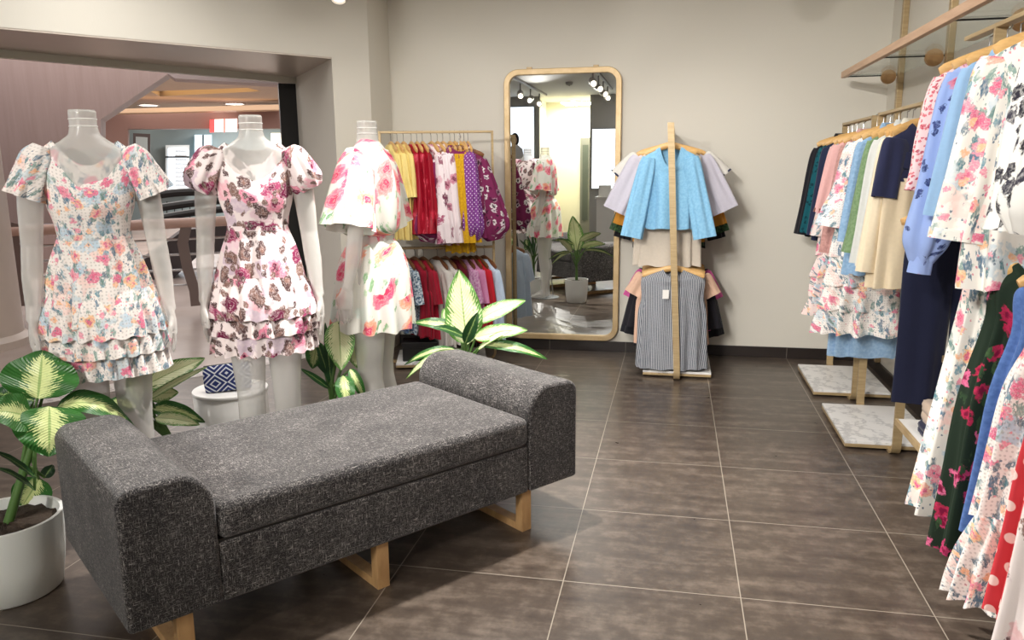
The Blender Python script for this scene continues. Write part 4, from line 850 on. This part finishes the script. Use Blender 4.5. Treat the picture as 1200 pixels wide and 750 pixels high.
garm('black jacket at the very back of the centre rack', 'jacket', A_(5.92), cl((34, 32, 38)), .72, .22, slv=(.6, .26, .07, .06, 'straight'), collar=True, group=GM)
def tag_(t, z0, L, w, d):
    b = MB(); b.box((-.065, -d*1.6, z0-.19), (-.025, -d*1.6+.002, z0-.13)); o = b.build('price_tag', cl((240, 238, 232)), t, smooth=0)
garm('grey striped sleeveless blouse facing out on the lower tier of the centre rack', 'blouse', B_(5.36), m_stripe, .68, .21, hem=1.12, group=GM, d=.06, amp=.012, k=11, extra=tag_)
garm('grey striped sleeveless blouse, second on the lower tier of the centre rack', 'blouse', B_(5.46), m_stripe, .70, .215, hem=1.12, group=GM, d=.05)
garm('peach top on the lower tier of the centre rack', 'top', B_(5.56), cl((230, 190, 164)), .56, .22, slv=(.16, .5, .07, .075, 'straight'), group=GM)
garm('black top on the lower tier of the centre rack', 'top', B_(5.66), cl((36, 34, 40)), .60, .22, slv=(.4, .22, .075, .08, 'straight'), group=GM)
garm('bright pink top on the lower tier of the centre rack', 'top', B_(5.75), cl((214, 96, 160)), .5, .225, slv=(.22, .45, .07, .075, 'straight'), group=GM)
garm('charcoal long sleeved top at the back of the lower tier, centre rack', 'top', B_(5.88), cl((40, 40, 46)), .62, .225, slv=(.5, .25, .07, .065, 'straight'), group=GM)
# left rack
GL = 'clothes on the left corner rack'; LZ = LA+PI/2
def V_(u, z=1.69): u = 440+(u-440)*(.9 if z > 1 else 1); p = LR0+LRD*((u-440)/127*.79); return (p.x, p.y, z)
for i, u in enumerate((452, 460, 468)): garm(['leftmost', 'middle', 'rightmost'][i]+' of three pale yellow satin blouses on the left rack', 'blouse', V_(u), cl((232, 208, 128), rough=.4), .66, .18, LZ+.3, GL, slv=(.3, .12, .07, .075, 'bell'), d=.04, amp=.016)
for i, u in enumerate((478, 485, 492)): garm(['leftmost', 'middle', 'rightmost'][i]+' of three red crushed ruffled blouses on the left rack', 'blouse', V_(u), m_velvet, .62, .185, LZ+.25, GL, slv=(.55, .1, .065, .07, 'bell'), d=.035, amp=.016)
for i, u in enumerate((503, 511, 518)): garm(['leftmost', 'middle', 'rightmost'][i]+' of three white and burgundy chiffon tunics', 'blouse', V_(u), m_chiff, .70, .19, LZ+.3, GL, slv=(.62, .12, .065, .08, 'bell'), d=.035, amp=.016)
for i, u in enumerate((527, 533, 540)): garm(['leftmost', 'middle', 'rightmost'][i]+' of three mustard yellow long tops', 'top', V_(u), cl((216, 170, 32), (196, 150, 22)), .76, .18, LZ+.25, GL, slv=(.62, .1, .055, .06, 'bell'), d=.04)
for i, u in enumerate((545, 550)): garm('purple polka dot blouse beside the '+['mustard tops', 'plum floral one'][i], 'blouse', V_(u), m_pdot, .66, .185, LZ+.12, GL, slv=(.6, .1, .06, .06, 'puff'))
garm('plum blouse with white flowers facing out at the end of the left rack', 'blouse', tuple(Vector(V_(556))+Vector((-.06, -.15, -.035))), m_plum, .62, .18, math.radians(26), GL, slv=(.58, .17, .07, .105, 'puff'), collar=True, d=.055, dark=True, k=8, amp=.014)
for i, (u, m_, L, s_, sh_) in enumerate([(452, cl((92, 120, 150), (40, 52, 90)), .5, 'slate blue printed top', .18), (463, cl((50, 84, 110), (210, 220, 226)), .52, 'blue and white printed top', .18), (474, cl((150, 20, 44)), .54, 'maroon sleeveless top', .19), (484, cl((170, 26, 50)), .56, 'crimson top', .18), (500, cl((226, 220, 212)), .62, 'white long tunic', .19), (510, cl((232, 226, 220)), .6, 'ivory tunic', .19), (522, cl((108, 22, 40)), .6, 'dark wine dress', .18), (532, cl((190, 120, 170), (220, 180, 206)), .45, 'lilac pink top', .18), (540, cl((214, 140, 180)), .4, 'soft pink top', .18), (547, cl((190, 30, 44)), .6, 'bright red top', .185), (556, cl((190, 206, 226)), .6, 'pale blue denim shirt', .19)]):
    garm(s_+' on the lower tier of the left rack', 'dress' if 'dress' in s_ else 'top', V_(u, .865), m_, L, sh_, LZ+.42, GL, slv=None if i in (2, 6) else (.24, .2, .07, .075, 'straight'), dark=True, d=.045, amp=.016)
bk = thing('storage_box', 'black storage box on the base of the left rack', 'box', V_(478, .046), LA)
b = MB(); b.box((-.13, -.17, 0), (.13, .0, .13)); b.build('body', m_black, bk, smooth=0, bevel=.006); b = MB(); b.box((-.135, -.175, .1), (.135, .005, .14)); b.build('lid', m_black, bk, smooth=0, bevel=.004)

# ---------------------------------------------------------------- light
def area(loc, size, w, aim=None, col=(1, .975, .94), sy=None, spread=PI):
    l = bpy.data.lights.new('area_light', 'AREA'); l.energy = w; l.color = col; l.size = size; l.spread = spread
    if sy: l.shape = 'RECTANGLE'; l.size_y = sy
    o = bpy.data.objects.new('area_light', l); C.objects.link(o); o.location = loc
    d = (Vector(aim)-Vector(loc)) if aim else Vector((0, 0, -1)); o.rotation_euler = d.to_track_quat('-Z', 'Y').to_euler(); return o
def spotl(loc, aim, w, ang=60, rad=.05, col=(1, .965, .92), blend=.6):
    l = bpy.data.lights.new('spot_light', 'SPOT'); l.energy = w; l.color = col; l.spot_size = math.radians(ang); l.spot_blend = blend; l.shadow_soft_size = rad
    o = bpy.data.objects.new('spot_light', l); C.objects.link(o); o.location = loc
    o.rotation_euler = (Vector(aim)-Vector(loc)).to_track_quat('-Z', 'Y').to_euler(); return o
area((-.75, 3.8, 2.74), 2.0, 44, sy=2.6)  # soft fill added for bounce, stands for the general shop lighting
area((.55, -.8, 2.74), 1.4, 9, sy=2.6)
spotl((-.85, 3.1, 2.7), (-.6, 2.5, 0), 330, 84, .06)
POW = {'middle': [150, 140, 190, 110], 'front': [260, 60, 26, 30]}
ANG = {'middle': [52, 48, 44, 34], 'front': [50, 46, 40, 46]}
for lab, (p, a) in LENS.items():
    if 'track' not in lab: continue
    tr = 'middle' if 'middle' in lab else 'front'; k = [i for i, w_ in enumerate(('fourth', 'third', 'second', 'first')) if w_ in lab][0]
    spotl(p, a, POW[tr][k], ANG[tr][k], .015)
area((-2.7, 3.55, 2.72), .9, 15, sy=.9)  # added fill, no fixture: lifts the jamb, soffit and window display
area((-.1, -2.6, 2.74), 1.6, 14)  # added fill, no fixture: brightens the grey wall in the mirror
area((-1.9, YF-.8, 2.7), .8, 55, col=(1, .97, .85))
area((-5.5, 7.0, 2.9), 2.5, 45, col=(1, .96, .93), sy=3)
area((-7.5, 10.5, 2.9), 4, 120, col=(1, .96, .93), sy=5)
area((-9.5, 14, 2.9), 5, 190, col=(1, .95, .92), sy=6)
area((-10.3, 18.8, 2.8), 3, 170, col=(1, .97, .94), sy=2)  # added fill behind the fascia to brighten the teal grey wall
w = bpy.data.worlds.new('world'); SC.world = w; w.use_nodes = True
w.node_tree.nodes['Background'].inputs[0].default_value = (.9, .92, 1, 1); w.node_tree.nodes['Background'].inputs[1].default_value = .4
vs = SC.view_settings; vs.view_transform = 'Standard'; vs.look = 'None'; vs.gamma = 1; vs.exposure = .36
try: vs.use_curve_mapping = False
except Exception: pass
